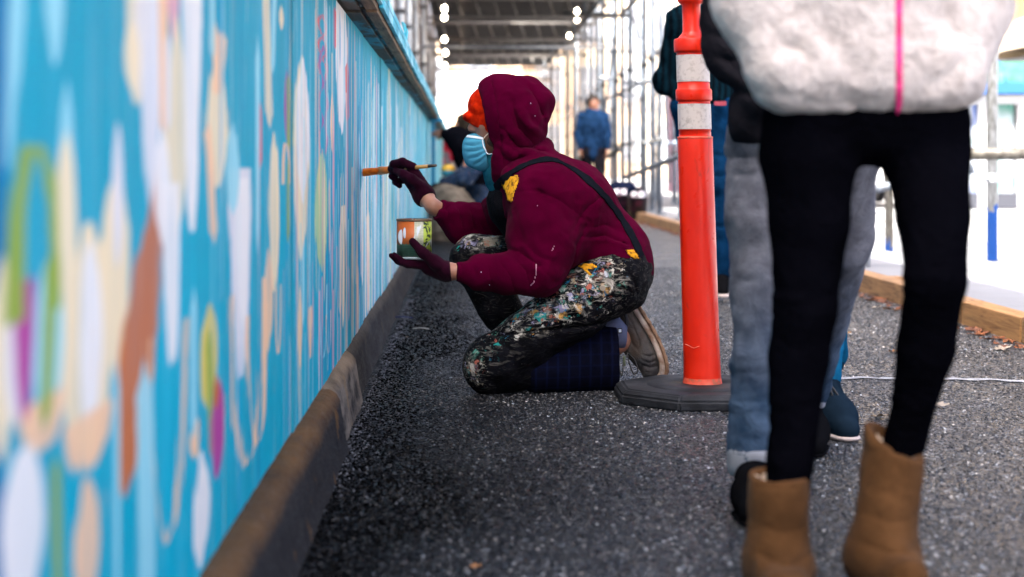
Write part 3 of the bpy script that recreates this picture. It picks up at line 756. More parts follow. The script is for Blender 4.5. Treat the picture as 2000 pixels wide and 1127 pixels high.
# near uprights by the street, right of the picture
MB = rusty('steel with blue paint at the foot', (.45, .46, .47), (.2, .18, .16))
bt = MB.node_tree; bs = bt.nodes['Principled BSDF']
def blue_foot(X, Y, py_bot, r, zpaint, mat0, lb, top=6):
    p = empty('scaffold_pole', (X, Y, 0), lb, 'scaffold pole')
    m = M('upright, blue below', (.45, .46, .47), .5, Metallic=.35)
    sp = m.n('ShaderNodeSeparateXYZ'); m.l(m.co, sp.inputs[0])
    n = m.noise(14, 5, m.map((2, 2, .8))); base = m.ramp(n.outputs[0], [(.3, mat0[0]), (.65, mat0[1])])
    e = m.math('ADD', sp.outputs[2], m.math('MULTIPLY', m.math('ADD', m.noise(9, 3, m.map((3, 3, .5))).outputs[0], -.5), .55))
    e = m.math('LESS_THAN', e, zpaint)
    m.color(m.mix(e, base, (.005, .08, .36))); m.bump(n.outputs[0], .3, .003)
    tube('upright', [(0, 0, .0), (0, 0, top)], r, m.m, p, 16); return p
pA = blue_foot(3.97, 12.3, 510, .041, .40, ((.13, .13, .12), (.34, .35, .36)), 'thick upright with flaking blue paint on its lower part, at the right edge')
blue_foot(3.56, 13.7, 490, .037, .06, ((.07, .05, .035), (.22, .21, .18)), 'mottled brown upright with a blue foot, seen between the woman\'s legs')
pC = empty('scaffold_pole', (2.86, 11.6, 0), 'short pale upright under the handrail, seen left of the woman\'s right leg', 'scaffold pole')
tube('upright', [(0, 0, 0), (0, 0, .55)], .024, MG, pC, 14)
tube('collar', [(0, 0, .36), (0, 0, .395)], .036, MG, pC, 14); tube('bolt', [(-.07, 0, .378), (.09, 0, .378)], .007, MG, pC, 6)
tube('sleeve', [(0, 0, .38), (0, 0, .56)], .031, MG, pC, 14)
rl = tube('handrail', [P(1675, 378, 11.56), P(1765, 356, 11.56), P(1900, 330, 11.56)], .032, MP, None, 16)
tag(rl, 'grey handrail tube rising between the woman\'s legs', 'handrail')
tag(tube('handrail', [P(1870, 300.5, 11.9), P(2120, 300.5, 11.9)], .045, MRL, None, 20), 'thick weathered handrail crossing behind the woman at the right edge', 'handrail')
# swivel coupler with wing nut on the right upright
cz = CAMZ + (VY - 348) * 12.2 / FPX
cp = empty('pole_coupler', (3.97, 12.3, cz), 'steel swivel coupler with wing nut clamped round the right-edge upright', 'coupler')
for dz in (.022, -.022): tube('clamp_ring', [(0, 0, dz - .008), (0, 0, dz + .008)], .054, MG, cp, 18)
tube('bolt', [(-.16, -.05, 0), (.13, -.05, 0)], .008, MG, cp, 8)
for x in (.065, .085): tube('nut', [(x, -.05, 0), (x + .014, -.05, 0)], .02, MG, cp, 6)
bm = bmesh.new()
add_tube(bm, [(-.06, -.05, 0), (-.10, -.05, 0), (-.13, -.05, 0)], [.024, .032, .026], 10)
link('coupler_body', bm_mesh('coupler_body', bm), cp, MG)
bm = bmesh.new()
add_tube(bm, [(-.13, -.05, 0), (-.155, -.05, .045), (-.175, -.05, .075)], [.014, .012, .006], 8); add_tube(bm, [(-.13, -.05, 0), (-.15, -.05, -.05), (-.148, -.05, -.085)], [.014, .011, .009], 8)
link('wing_nut', bm_mesh('wing_nut', bm), cp, MG)

# bare bulbs strung along the left of the deck
def emit(name, col, s):
    m = bpy.data.materials.new(name); m.use_nodes = True; b = m.node_tree.nodes['Principled BSDF']
    b.inputs['Emission Color'].default_value = (*col, 1); b.inputs['Emission Strength'].default_value = s; b.inputs['Base Color'].default_value = (1, 1, 1, 1); return m
ME_ = emit('lit bulb', (1, .86, .62), 7)
b0 = None
bl = [(868, -14, 19), (868, 17, 21), (868, 34, 22.5), (868, 77, 25), (870, 103, 28), (869, 128, 31), (1127, 22, 30), (1127, 38, 33), (1112, 70, 36), (1122, 90, 40)]
for bi, (px, py, Y) in enumerate(bl):
    blb = ((ORD[bi] + ' from the top of the bare bulbs left of the deck') if bi < 6 else (['upper', 'second', 'third', 'lowest'][bi - 6] + ' glowing bulb right of the deck'))
    c = P(px, py, Y)
    if b0 is None:
        b0 = empty('string_light', c, blb, 'light bulb', 'bare bulbs hanging along the scaffold')
        lathe('bulb', [(0, -.052), (.022, -.046), (.04, -.025), (.044, 0), (.034, .028), (.018, .05), (.016, .06)], ME_, b0, 16)
        lathe('socket', [(.019, .055), (.021, .058), (.021, .10), (.004, .104), (.004, .2)], MDARK, b0, 10)
    else:
        c2 = copy_tree(b0); c2.location = c; c2['label'] = blb; s = .55 + Y / 90; c2.scale = (s, s, s)

# ================================================================ buildings
def brick_mat(name, c1, c2, mortar, sc=2.2):
    m = M(name, c1, .85)
    br = m.n('ShaderNodeTexBrick'); br.inputs['Scale'].default_value = sc
    br.inputs['Color1'].default_value = (*c1, 1); br.inputs['Color2'].default_value = (*c2, 1); br.inputs['Mortar'].default_value = (*mortar, 1)
    m.l(m.map((1, 1, 1), (math.radians(90), 0, 0)), br.inputs['Vector'])
    c = m.mix(m.ramp(m.noise(.35, 4).outputs[0], [(.4, 0.0), (.7, .5)]), br.outputs['Color'], tuple(min(1, x * 1.5) for x in c1))
    m.color(c); return m.m
BR1 = brick_mat('tan brick', (.84, .66, .50), (.78, .58, .42), (.5, .4, .3))
BR2 = brick_mat('orange stone', (.66, .50, .36), (.58, .43, .29), (.55, .45, .35))
STN = concrete('pale stone', (.50, .47, .45), (.34, .32, .30), .5, .6)
GLS = M('window glass', (.06, .10, .16), .1, Specular_IOR_Level=.8).m
FRM = M('white window frame', (.62, .64, .66), .5).m
DRK = M('shop interior dark', (.03, .033, .045), .5).m
PRP = M('purple hoarding', (.07, .035, .055), .7).m
GLF = M('pale reflecting window glass', (.34, .38, .44), .2).m
def facade(name, lb, x0, x1, Y, zt, wall, wx, wz, w, h, z0=1.0, extra=None):
    r = empty(name, ((x0 + x1) / 2, Y, 0), lb, 'building')
    attach(box('wall', (x0, Y, -.5), (x1, Y + 8, zt), wall), r)
    attach(box('cornice', (x0 - .15, Y - .35, zt - .5), (x1 + .15, Y - .004, zt + .1), STN), r)
    attach(box('stringcourse', (x0 - .05, Y - .12, z0 + wz * .86), (x1 + .05, Y - .004, z0 + wz * .92), STN), r)
    pm = fm = sm_ = None
    nx = int((x1 - x0 - .6) / wx); nz = int((zt - z0 - .6) / wz)
    for i in range(nx):
        for j in range(nz):
            cx = x0 + .3 + wx * (i + .5) + (x1 - x0 - .6 - nx * wx) / 2; cz_ = z0 + wz * j
            if pm is None:
                bm = bmesh.new(); add_box(bm, (-w / 2, -.03, 0), (w / 2, -.01, h)); pm = bm_mesh('window', bm)
                bm = bmesh.new()
                for b_ in (((-w / 2 - .08, -.10, -.0), (-w / 2, -.004, h)), ((w / 2, -.10, 0), (w / 2 + .08, -.004, h)), ((-w / 2 - .08, -.10, h), (w / 2 + .08, -.004, h + .08)), ((-.03, -.09, 0), (.03, -.031, h)), ((-w / 2, -.085, h * .55), (w / 2, -.032, h * .55 + .06))): add_box(bm, *b_)
                fm = bm_mesh('frame', bm)
                bm = bmesh.new(); add_box(bm, (-w / 2 - .15, -.2, -.12), (w / 2 + .15, -.004, -.004)); sm_ = bm_mesh('sill', bm)
            wd_ = link('window', pm, None, GLF); wd_.location = (cx, Y, cz_); attach(wd_, r)
            link('frame', fm, wd_, FRM); link('sill', sm_, wd_, STN)
    return r
facade('brick_building', 'tan brick building far down the street, right of the far deck end', 3.2, 13.5, 92, 16, BR1, 2.3, 3.3, 1.15, 1.9)
facade('stone_building', 'pale orange stone building closing the end of the covered walkway', -8, 3.0, 84, 17, BR2, 2.2, 3.2, 1.2, 1.9)
facade('brick_building', 'warm brick building standing beyond the scaffold uprights and the street', 13.8, 27, 78, 18, BR1, 2.6, 3.3, 1.2, 1.9)
facade('stone_building', 'far pale stone building at the right, behind the green awning', 27.5, 44, 70, 14, STN, 2.6, 3.3, 1.3, 2.0)
# building on the left, behind the hoarding
lbd = empty('stone_building', (-1.9, 30, 0), 'tall beige stone building close behind the hoarding, left of the scaffold deck', 'building')
attach(box('wall', (-9, -14, -.5), (-1.9, 58, 9.5), STN), lbd)
BRNW = M('brown pier stone', (.17, .12, .09), .8).m
for i, yy in enumerate([17, 21.5, 26, 31, 36, 41]):
    attach(box('pilaster', (-1.895, yy, -.4), (-1.62, yy + 1.1, 9.4), STN if i % 2 else BR2), lbd)
attach(box('pier', (-1.6, 45.5, -.4), (-.86, 47.2, 9.4), BRNW), lbd)
for i in range(9):
    wq = attach(box('window', (-1.897, 15.2 + i * 4.6, 1.2), (-1.88, 16.7 + i * 4.6, 3.6), GLS), lbd)
# building along the right of the street
rb = empty('shop_building', (9.6, 34, 0), 'cream shop building along the right of the street above the green awning', 'building')
CRM = concrete('cream render', (.25, .17, .07), (.18, .12, .05), .4, .8)
attach(box('wall', (9.6, 24, 2.72), (17, 66, 11), CRM), rb); attach(box('base_wall', (10.2, 29.4, -.5), (17, 66, 2.70), STN), rb)
attach(box('fascia_band', (9.45, 23.9, 2.72), (9.598, 66, 3.2), BR2), rb)
for i in range(8): attach(box('window', (9.58, 26 + i * 4.5, 4.2), (9.597, 28 + i * 4.5, 6.4), GLS), rb)
GRN = M('green awning canvas', (.05, .36, .26), .7); GRN.color(GRN.ramp(GRN.noise(6, 3).outputs[0], [(.4, (.005, .075, .05)), (.7, (.03, .13, .09))])); GRN = GRN.m
BLU = M('blue valance', (.005, .07, .26), .6).m
WHT = M('white painted metal', (.42, .43, .45), .5).m
sh = empty('shopfront', (9.6, 28, 0), 'white framed shopfront with a green awning and blue valance at the right edge', 'shop')
def awn():
    V, Q = [], []
    n = 10
    for i in range(n + 1):
        a = i / n * math.pi / 2
        y = 27.9 - .75 * math.sin(a); z = 2.08 + .42 * math.cos(a)
        V += [(8.0, y, z), (13.4, y, z)]
    for i in range(n): Q.append((2 * i, 2 * i + 1, 2 * i + 3, 2 * i + 2))
    return arr_mesh('awning', V, Q)
aw = attach(link('awning', awn(), None, GRN), sh)
for i in range(12): attach(tube('awning_rib', [(8.02 + i * .48, 27.9 - .76 * math.sin(a), 2.085 + .425 * math.cos(a)) for a in np.linspace(0, 1.57, 7)], .014, WHT if i % 2 else BLU, None, 6), sh)
attach(box('valance', (7.98, 27.11, 1.90), (13.4, 27.15, 2.08), BLU), sh)
attach(box('lintel', (7.98, 27.42, 1.74), (13.4, 27.55, 1.885), WHT), sh)
for i, x in enumerate([8.0, 8.62, 9.28, 9.9, 10.6, 11.4, 12.2]):
    attach(box('mullion', (x, 27.42, 0), (x + .14, 27.54, 1.735), WHT), sh)
    gm = M('shop window display', (.2, .3, .5), .3)
    gm.color(gm.ramp(gm.noise(1.6, 2, gm.map((1, 1, .8))).outputs[0], [(.38, [(.04, .08, .24), (.02, .14, .10), (.12, .18, .28)][i % 3]), (.56, (.28, .31, .36)), (.7, (.02, .12, .08))], 'EASE'))
    attach(box('shop_window', (x + .142, 27.46, .25), (x + .60, 27.49, 1.735), gm.m), sh)
attach(box('stall_riser', (7.98, 27.42, -.01), (13.4, 27.53, .248), DRK), sh)
attach(box('side_wall', (8.0, 27.56, -.01), (13.4, 29.3, 2.5), DRK), sh)
tag(box('purple_wall', (5.5, 44, -.02), (9.2, 44.3, 3.1), PRP), 'dull purple panel wall beyond the uprights, left of the orange post', 'wall')

# parked cars beyond the uprights
def car(x, y, rz, col, lb):
    r = empty('parked_car', (x, y, 0), lb, 'car', 'cars parked across the street', rz)
    mt = M('car paint', col, .25, Coat_Weight=.6).m
    prof = [(-2.1, .35), (-2.15, .75), (-1.9, .92), (-1.45, .98), (-.95, 1.38), (.6, 1.42), (1.2, 1.02), (1.95, .88), (2.12, .6), (2.1, .35)]
    bm = bmesh.new()
    L = [bm.verts.new((a, -.82 + (.12 if b > 1.1 else 0), b)) for a, b in prof]; R = [bm.verts.new((a, .82 - (.12 if b > 1.1 else 0), b)) for a, b in prof]
    bm.faces.new(L); bm.faces.new(R[::-1]); n = len(prof)
    for i in range(n): bm.faces.new((L[i], R[i], R[(i + 1) % n], L[(i + 1) % n]))
    bmesh.ops.recalc_face_normals(bm, faces=bm.faces)
    bmesh.ops.bevel(bm, geom=list(bm.edges), offset=.05, segments=2, affect='EDGES')
    link('body', bm_mesh('body', bm, True), r, mt)
    for s in (-1, 1):
        for (a, b) in ((-.95, -.1), (0, .85)):
            bm = bmesh.new(); v = [bm.verts.new(q) for q in ((a - .22 * (a < -.5), s * .80, 1.0), (b + .22 * (b > .5), s * .80, 1.0), (b, s * .735, 1.33), (a, s * .735, 1.33))]
            bm.faces.new(v); bmesh.ops.solidify(bm, geom=bm.faces[:], thickness=.02); link('side_window', bm_mesh('side_window', bm), r, GLS)
        for a in (-1.35, 1.35):
            w = tube('wheel', [(a, s * .72, .32), (a, s * .86, .32)], .32, DRK, r, 20); tube('rim', [(a, s * .861, .32), (a, s * .875, .32)], .19, MG, w, 14)
    for s in (-.55, .55): box('headlight', (2.06, s - .16, .62), (2.13, s + .16, .76), WHT, r, .01)
    for (x0, x1) in ((-1.44, -1.0), (.68, 1.12)):
        pass
    return r
car(7.2, 30, math.radians(92), (.6, .62, .65), 'white parked car seen between the woman\'s legs')
car(5.9, 36.5, math.radians(88), (.05, .09, .2), 'dark blue parked car across the street behind the uprights')
car(7.4, 50, math.radians(91), (.5, .5, .52), 'silver parked car far up the street')

# dark buckets with white rolls on the sleeper
def bucket(x, y, z, r, h, col, lb, rolls, tilt=0):
    b = empty('bucket', (x, y, z), lb, 'bucket', 'dark buckets at the walkway edge'); b.rotation_euler = (tilt, 0, rnd.random())
    m = M('black bucket plastic', col, .4)
    m.color(m.ramp(m.noise(9, 3).outputs[0], [(.5, col), (.66, (.14, .02, .06))])); m = m.m
    lathe('pail', [(0, .004), (r * .8, .0), (r, h), (r * 1.06, h), (r * 1.06, h - .02), (r * 1.0, h - .02), (r * .97, h - .005), (r * .78, .01), (0, .012)], m, b, 24)
    tube('handle', [(r * math.cos(a), 0, h - .03 + .12 * r / .14 * math.sin(a) * .5) for a in np.linspace(0, math.pi, 12)], .004, MDARK, b, 6)
    for i in range(rolls):
        a = i * 2.4; tube('paint_roller', [(.05 * math.cos(a), .05 * math.sin(a), h * .4), (.06 * math.cos(a), .06 * math.sin(a), h + .07)], .035, M('roller fleece', (.8, .76, .8), .9).m, b, 12)
c = P(1247, 410, 21.4); bucket(c.x, 21.4, 0.0, .125, .30, (.015, .012, .018), 'dark bucket nearest the camera with white rollers in it', 3)
c = P(1234, 395, 22.4); bucket(c.x, 22.4, 0.0, .13, .42, (.012, .012, .02), 'taller dark bucket just behind the one with rollers', 1)
c = P(1213, 400, 21.7); bucket(c.x, 21.7, 0.0, .12, .33, (.012, .014, .025), 'dark bucket left of the others under the navy bag', 2)
bg_ = Body(); c = P(1208, 369, 22.2)
bg_.ell(c, (.16, .13, .10)).ell(c + Vector((.13, 0, .02)), (.10, .1, .07)).ell(c + Vector((-.08, 0, -.12)), (.1, .1, .14))
o = bg_.obj('bag', .014, cloth('navy bag cloth', (.01, .014, .035)), None, [(-.012, (14, 14, 14))]); tag(o, 'crumpled navy bag piled over the leftmost dark bucket', 'bag')

# leaves and litter
LEAFC = [(.30, .10, .03), (.42, .18, .05), (.20, .08, .04), (.50, .26, .07), (.36, .28, .2), (.45, .38, .3)]
LM = []
for i, c in enumerate(LEAFC):
    m = M('dead leaf', c, .7); m.color(m.ramp(m.noise(60, 4).outputs[0], [(.3, tuple(x * .5 for x in c)), (.65, c)])); LM.append(m.m)
def leaf_verts(s, r_):
    pts = []
    n = 22
    for k in range(n):
        a = 2 * math.pi * k / n; rr = s * (.55 + .45 * abs(math.sin(2.5 * a))) * (1 + .25 * r_.uniform(-1, 1)) * (1.15 if abs(a - math.pi) < .5 else 1)
        pts.append((rr * math.cos(a), rr * .8 * math.sin(a), s * .25 * r_.uniform(-.3, 1) * (rr / s)))
    return pts
def add_leaf(bm, c, s, rz, r_):
    R = Matrix.Rotation(rz, 3, 'Z') @ Matrix.Rotation(r_.uniform(-.3, .3), 3, 'X')
    ctr = bm.verts.new(Vector(c) + Vector((0, 0, s * .12))); vs = [bm.verts.new(Vector(c) + R @ Vector(p) + Vector((0, 0, s * .14))) for p in leaf_verts(s, r_)]
    for a, b in zip(vs, vs[1:] + vs[:1]): bm.faces.new((ctr, a, b))
lr = random.Random(5)
def gp(px, py):
    S = (py - VY) / CAMZ; return Vector(((px - VX) / S, FPX / S, .004))
for (px, py, s, mi, lb) in [(1652, 655, .035, 3, 'curled orange leaf on the asphalt right of the second walker\'s shoe'), (1745, 690, .026, 1, 'small rust leaf on the asphalt close beside the right leg'),
    (1958, 686, .04, 5, 'pale leaf on the asphalt in front of the nearest sleeper'), (1835, 797, .03, 5, 'pale flat leaf on the asphalt right of the black leg'), (1712, 603, .035, 5, 'pale leaf lying below the wood offcut'),
    (1720, 818, .03, 4, 'pinkish leaf just behind the lifted boot top'), (1330, 573, .02, 4, 'small pale leaf left of the orange post'), (1425, 590, .03, 5, 'pale leaf at the heel of the man in dark jeans'),
    (1740, 608, .04, 1, 'brown leaf near the sleeper between the woman\'s legs'), (1030, 470, .03, 5, 'pale leaf far behind the painter'), (930, 1112, .014, 1, 'brown leaf fragment near the bottom edge of the picture'), (795, 660, .006, 3, 'orange crumb on the asphalt left of the knee')]:
    bm = bmesh.new(); add_leaf(bm, gp(px, py), s, lr.random() * 6, lr)
    tag(link('dead_leaf', bm_mesh('dead_leaf', bm), None, LM[mi]), lb, 'leaf', 'single dead leaves on the walkway')
for mi in range(2):
    bm = bmesh.new()
    for i in range(330):
        y = lr.uniform(5.2, 26); add_leaf(bm, (2.24 - abs(lr.gauss(0, .05)) - .01, y, .004), lr.uniform(.012, .032), lr.random() * 6, lr)
    tag(link('leaf_litter', bm_mesh('leaf_litter', bm), None, LM[mi * 2]), 'dead leaves drifted along the foot of the sleepers' if mi == 0 else 'darker leaf crumbs mixed along the sleepers', 'leaf litter', kind='stuff')
# grit: loose stones along the kerb foot and over the asphalt in view
bm = bmesh.new()
for i in range(5200):
    if i % 3 == 0: x, y = -.30 + abs(lr.gauss(0, .03)), lr.uniform(3.6, 9)
    else:
        y = 2.6 + 9 * lr.random() ** 1.5; x = lr.uniform(-.28, 2.2)
    s = lr.uniform(.0015, .0042)
    vs = [bm.verts.new((x + s * a * lr.uniform(.6, 1.2), y + s * b * lr.uniform(.6, 1.2), s * c_)) for a, b, c_ in ((1, 0, 0), (0, 1, 0), (-1, 0, 0), (0, -1, 0), (0, 0, .9))]
    for k in range(4): bm.faces.new((vs[k], vs[(k + 1) % 4], vs[4]))
gr = M('pale grit', (.35, .35, .36), .35); gr.color(gr.ramp(gr.noise(40, 2).outputs[0], [(.4, (.03, .03, .035)), (.6, (.20, .20, .21))]))
tag(link('grit', bm_mesh('grit', bm), None, gr.m), 'small loose stones scattered on the asphalt', 'grit', kind='stuff')
for (px, py, l, col, lb) in [(785, 623, .05, (.01, .02, .10), 'short dark blue scrap on the asphalt beside the kerb'), (822, 645, .035, (.3, .3, .28), 'thin pale twig on the asphalt left of the raised knee'), (822, 558, .05, (.02, .02, .02), 'thin black twig under the gloved hand'), (1080, 757, .03, (.3, .3, .3), 'small grey strip')][:3]:
    g = gp(px, py); tag(tube('scrap', [g + Vector((-l, 0, .003)), g + Vector((0, .01, .006)), g + Vector((l, -.01, .003))], .0028, M('scrap', col, .6).m, None, 6), lb, 'scrap')
# ================================================================ delineator post
base_c = Vector((.736, 5.03, 0))
ORG_ = M('orange plastic', (.85, .035, .008), .32, Specular_IOR_Level=.45)
n_ = ORG_.noise(7, 5, ORG_.map((1, 1, .35)))
ORG_.color(ORG_.ramp(n_.outputs[0], [(.3, (.72, .014, .001)), (.6, (.90, .024, .002)), (.75, (.92, .045, .008))]))
scf = ORG_.ramp(ORG_.noise(13, 7, ORG_.map((1, 1, .5)), dist=1.0).outputs[0], [(.62, 0.0), (.70, .55)]); ORG_.color(ORG_.mix(scf, ORG_.b.inputs['Base Color'].links[0].from_socket, (.30, .03, .015)))
ORG_.rough(ORG_.ramp(ORG_.noise(20, 5).outputs[0], [(.3, .25), (.7, .5)])); ORG_.bump(ORG_.noise(18, 4, ORG_.map((1, 1, .3))).outputs[0], .12, .01); ORGM = ORG_.m
FAD = M('scuffed orange plastic', (.80, .12, .05), .6); FAD.color(FAD.ramp(FAD.noise(30, 5).outputs[0], [(.35, (.42, .15, .08)), (.5, (.86, .10, .05)), (.7, (.9, .2, .12))])); FAD = FAD.m
RFL = M('reflective white band', (.80, .70, .64), .35); RFL.color(RFL.mix(RFL.ramp(RFL.noise(60, 4).outputs[0], [(.50, 0.0), (.72, .7)]), (.72, .64, .59), (.36, .29, .24))); RFL = RFL.m
RUB = M('black rubber', (.018, .019, .022), .7, Specular_IOR_Level=.3); RUB.color(RUB.ramp(RUB.noise(12, 6).outputs[0], [(.4, (.008, .009, .011)), (.7, (.035, .038, .045))])); RUB.bump(RUB.noise(90, 4).outputs[0], .4, .003); RUB = RUB.m
post = empty('traffic_post', base_c, 'tall orange plastic traffic post with two white bands on a black rubber base', 'traffic post')
def base_mesh():
    bm = bmesh.new(); n = 8
    prof = [(.285, 0), (.285, .030), (.262, .046), (.150, .046), (.148, .050), (.062, .050)]
    rings = []
    for (r, z) in prof:
        rings.append([bm.verts.new((r * math.cos(2 * math.pi * (k + .5) / n), r * math.sin(2 * math.pi * (k + .5) / n), z)) for k in range(n)])
    for a, b in zip(rings[:3], rings[1:4]):
        for k in range(n): bm.faces.new((a[k], a[(k + 1) % n], b[(k + 1) % n], b[k]))
    bm.faces.new(rings[3]) if False else None
    bm.faces.new(rings[0][::-1]); bm.faces.new(rings[3])
    for rg in rings[4:]: bmesh.ops.delete(bm, geom=rg, context='VERTS')
    bmesh.ops.bevel(bm, geom=[e for e in bm.edges if e.calc_length() > .03 or True], offset=.006, segments=2, affect='EDGES')
    return bm_mesh('rubber_base', bm)
link('rubber_base', base_mesh(), post, RUB)
lathe('base_ring', [(.172, .0465), (.168, .050), (.135, .0515), (.06, .0515), (.06, .04)], RUB, post, 48)
LEAN = -.0300
def zpx(py): return CAMZ + (VY - py) / 636.0
def seg(name, lst, mat):
    return lathe(name, [(r / 636.0, zpx(y)) for r, y in lst], mat, post, 56)
parts = [seg('flared_foot', [(40, 767), (40.5, 764), (39, 752), (36.5, 736)], FAD),
 seg('tube', [(36.6, 736.5), (35.6, 700), (35.0, 560), (34.4, 400), (34.0, 300), (34.0, 272), (33.4, 269), (31.5, 268.2)], ORGM),
 seg('ridge', [(33.9, 271), (34.6, 270), (34.6, 267.5), (33, 266.6), (31, 266.4)], FAD),
 seg('neck_band', [(31.2, 268), (31.0, 253.2), (32, 252.8)], ORGM),
 seg('reflective_band', [(32.3, 252.6), (32.3, 203.5)], RFL),
 seg('orange_collar', [(32, 203), (31.3, 202.5), (31.3, 198), (34, 197), (35.2, 195), (35.2, 177), (34, 174.5), (31.6, 173), (31.2, 160.5)], ORGM),
 seg('reflective_band', [(32.2, 160.2), (32.2, 108.3)], RFL),
 seg('top_collar', [(31.8, 108), (31.2, 106), (31.4, 103), (34.8, 102), (35.8, 99), (35.8, 79), (34.5, 76.5), (27, 74.5), (24, 70), (20, 66), (18.0, 62), (17.6, 30), (18, 10), (22, 7), (26, 3), (26.5, -6), (24, -9), (16, -11), (14, -30), (20, -34), (22, -44), (16, -52), (0, -54)], ORGM)]
for p in parts:
    me = p.data; n = len(me.vertices); co = np.empty(n * 3, np.float32); me.vertices.foreach_get('co', co); co = co.reshape(-1, 3)
    co[:, 0] += LEAN * (co[:, 2] - .05) - .002
    me.vertices.foreach_set('co', co.ravel()); me.update()
# old scratches on the tube
scm = M('scratch', (.95, .25, .15), .6).m
for (a, b) in (((1338, 672), (1355, 680)), ((1355, 680), (1366, 676))):
    q = [P(px, py, 5.03 - .0545) - base_c for px, py in (a, b)]
    tube('scratch', q, .0011, scm, post, 5)

# ================================================================ people: shared bits
SKIN = M('skin', (.52, .27, .18), .5, Subsurface_Weight=.12, Subsurface_Radius=(.02, .008, .004)); SKIN.color(SKIN.ramp(SKIN.noise(20, 4).outputs[0], [(.3, (.30, .13, .075)), (.7, (.42, .20, .125))])); SKIN.bump(SKIN.noise(160, 3).outputs[0], .2, .001); SKIN = SKIN.m
def mirror_pairs(J): return J
def head_ops(B, c, f, s=1.0):
    """head centred at c looking along the unit vector f"""
    f = Vector(f).normalized(); up = Vector((0, 0, 1)); side = f.cross(up).normalized(); up = side.cross(f)
    R = Matrix((f, side, up)).transposed()
    w = lambda a, b, d: c + (f * a + side * b + up * d) * s
    B.ell(c, (.095 * s, .077 * s, .105 * s), R, .01)
    B.ell(w(.030, 0, -.055), (.058 * s, .056 * s, .062 * s), R, .04)          # jaw
    B.ell(w(.066, 0, -.098), (.02 * s, .022 * s, .016 * s), R, .025)          # chin
    B.cap(w(.086, 0, .012), w(.108, 0, -.030), .008 * s, .013 * s, .012)       # nose
    B.ell(w(.096, 0, -.034), (.013 * s, .018 * s, .009 * s), R, .01)
    B.cap(w(.088, -.03, .022), w(.088, .03, .022), .010 * s, .010 * s, .02)    # brow
    for q in (-1, 1):
        B.sub(w(.098, .031 * q, .004), (.014 * s, .018 * s, .012 * s), R, .014)  # eye socket
        B.ell(w(.078, .030 * q, .003), (.013 * s, .013 * s, .011 * s), R, .003)  # eyeball and lids
        B.cap(w(.07, .045 * q, -.025), w(.05, .058 * q, -.02), .014 * s, .012 * s, .03)  # cheekbone
        B.ell(w(-.008, .078 * q, -.012), (.018 * s, .008 * s, .031 * s), R, .008)  # ear
    B.cap(w(.088, -.022, -.062), w(.088, .022, -.062), .0065 * s, .0065 * s, .008)  # lips
    B.cap(w(.086, -.018, -.073), w(.086, .018, -.073), .0065 * s, .0065 * s, .006)
def hand_ops(B, w, d, n, side=1, s=1.0, curl=(.35, .4, .45, .55), spread=.10, thumb=None, r0=.0, k=.008):
    """hand from the wrist w: palm along d, palm facing n, five unequal bent fingers"""
    d = Vector(d).normalized(); n = Vector(n); n = (n - d * n.dot(d)).normalized(); t = d.cross(n).normalized() * side
    B.cap(w, w + d * .03 * s, .024 * s + r0, .026 * s + r0, .02, (n, .72))
    B.cap(w + d * .03 * s + t * .018 * s, w + d * .075 * s + t * .020 * s, .022 * s + r0, .019 * s + r0, .015, (n, .62))
    B.cap(w + d * .03 * s - t * .018 * s, w + d * .070 * s - t * .022 * s, .022 * s + r0, .017 * s + r0, .015, (n, .62))
    for i, (o, L) in enumerate(((.030, .070), (.010, .080), (-.010, .073), (-.029, .058))):
        p = w + d * (.084 - .004 * abs(i - 1)) * s + t * o * s; a = curl[i] * .7; dd = (d + t * (o * spread * 30)).normalized()
        r = (.0095 - .0004 * i) * s + r0
        for q, f in enumerate((.45, .31, .24)):
            e = (dd * math.cos(a) + n * math.sin(a)).normalized(); p2 = p + e * L * f * s
            B.cap(p, p2, r, r * .88, k); p = p2; r *= .88; a += curl[i] * (1.25 if q == 0 else .9)
    if thumb is None:
        thumb = [w + d * .025 * s + t * .028 * s, w + d * .052 * s + t * .052 * s + n * .012 * s, w + d * .082 * s + t * .056 * s + n * .028 * s]
    B.chain([w + d * .015 * s + t * .012 * s] + list(thumb), [.017 * s + r0, .0145 * s + r0, .0115 * s + r0, .0095 * s + r0], .014)

def shoe(root, name, heel, toe, ankle, up, wid, mat, sole_mat, length_bend=None, h=.006, thick=.018, laces=None):
    """a trainer running from heel to toe, its sole facing -up"""
    heel, toe, ankle, up = Vector(heel), Vector(toe), Vector(ankle), Vector(up).normalized()
    mid = heel.lerp(toe, .62) if length_bend is None else Vector(length_bend)
    d = (toe - heel).normalized(); side = d.cross(up).normalized()
    B = Body(); hh = wid * .5
    B.cap(heel + up * hh + d * hh * .7, mid + up * hh * .95, hh * .86, hh * .98, .02)
    B.cap(mid + up * hh * .9, toe + up * hh * .62 - d * hh * .7, hh * .98, hh * .66, .02)
    B.cap(heel + up * hh * 1.3 + d * hh * .9, ankle, hh * .85, hh * .80, .03)
    B.cap(mid + up * hh * 1.15, ankle + d * hh * .35, hh * .78, hh * .72, .03)
    B.cut(heel, -up)
    o = B.obj(name, h, mat, root)
    S = Body(); e = up * thick * .45
    S.cap(heel + d * hh * .8 + e, mid + e, hh * .88, hh * 1.05, .01, (up, thick / hh * .62)).cap(mid + e, toe - d * hh * .75 + e, hh * 1.05, hh * .72, .01, (up, thick / hh * .62))
    s_ = S.obj('sole', h * .8, sole_mat, root)
    if laces:
        for i in range(4):
            p = ankle.lerp(mid + up * hh * 1.8, .35 + i * .2) + up * hh * .12
            a = [p - side * hh * .5 - up * .006, p + up * .008, p + side * hh * .5 - up * .006]
            attach(tube('lace', smooth_path(a, 8), .0028, laces, None, 6), root)
    return o, s_

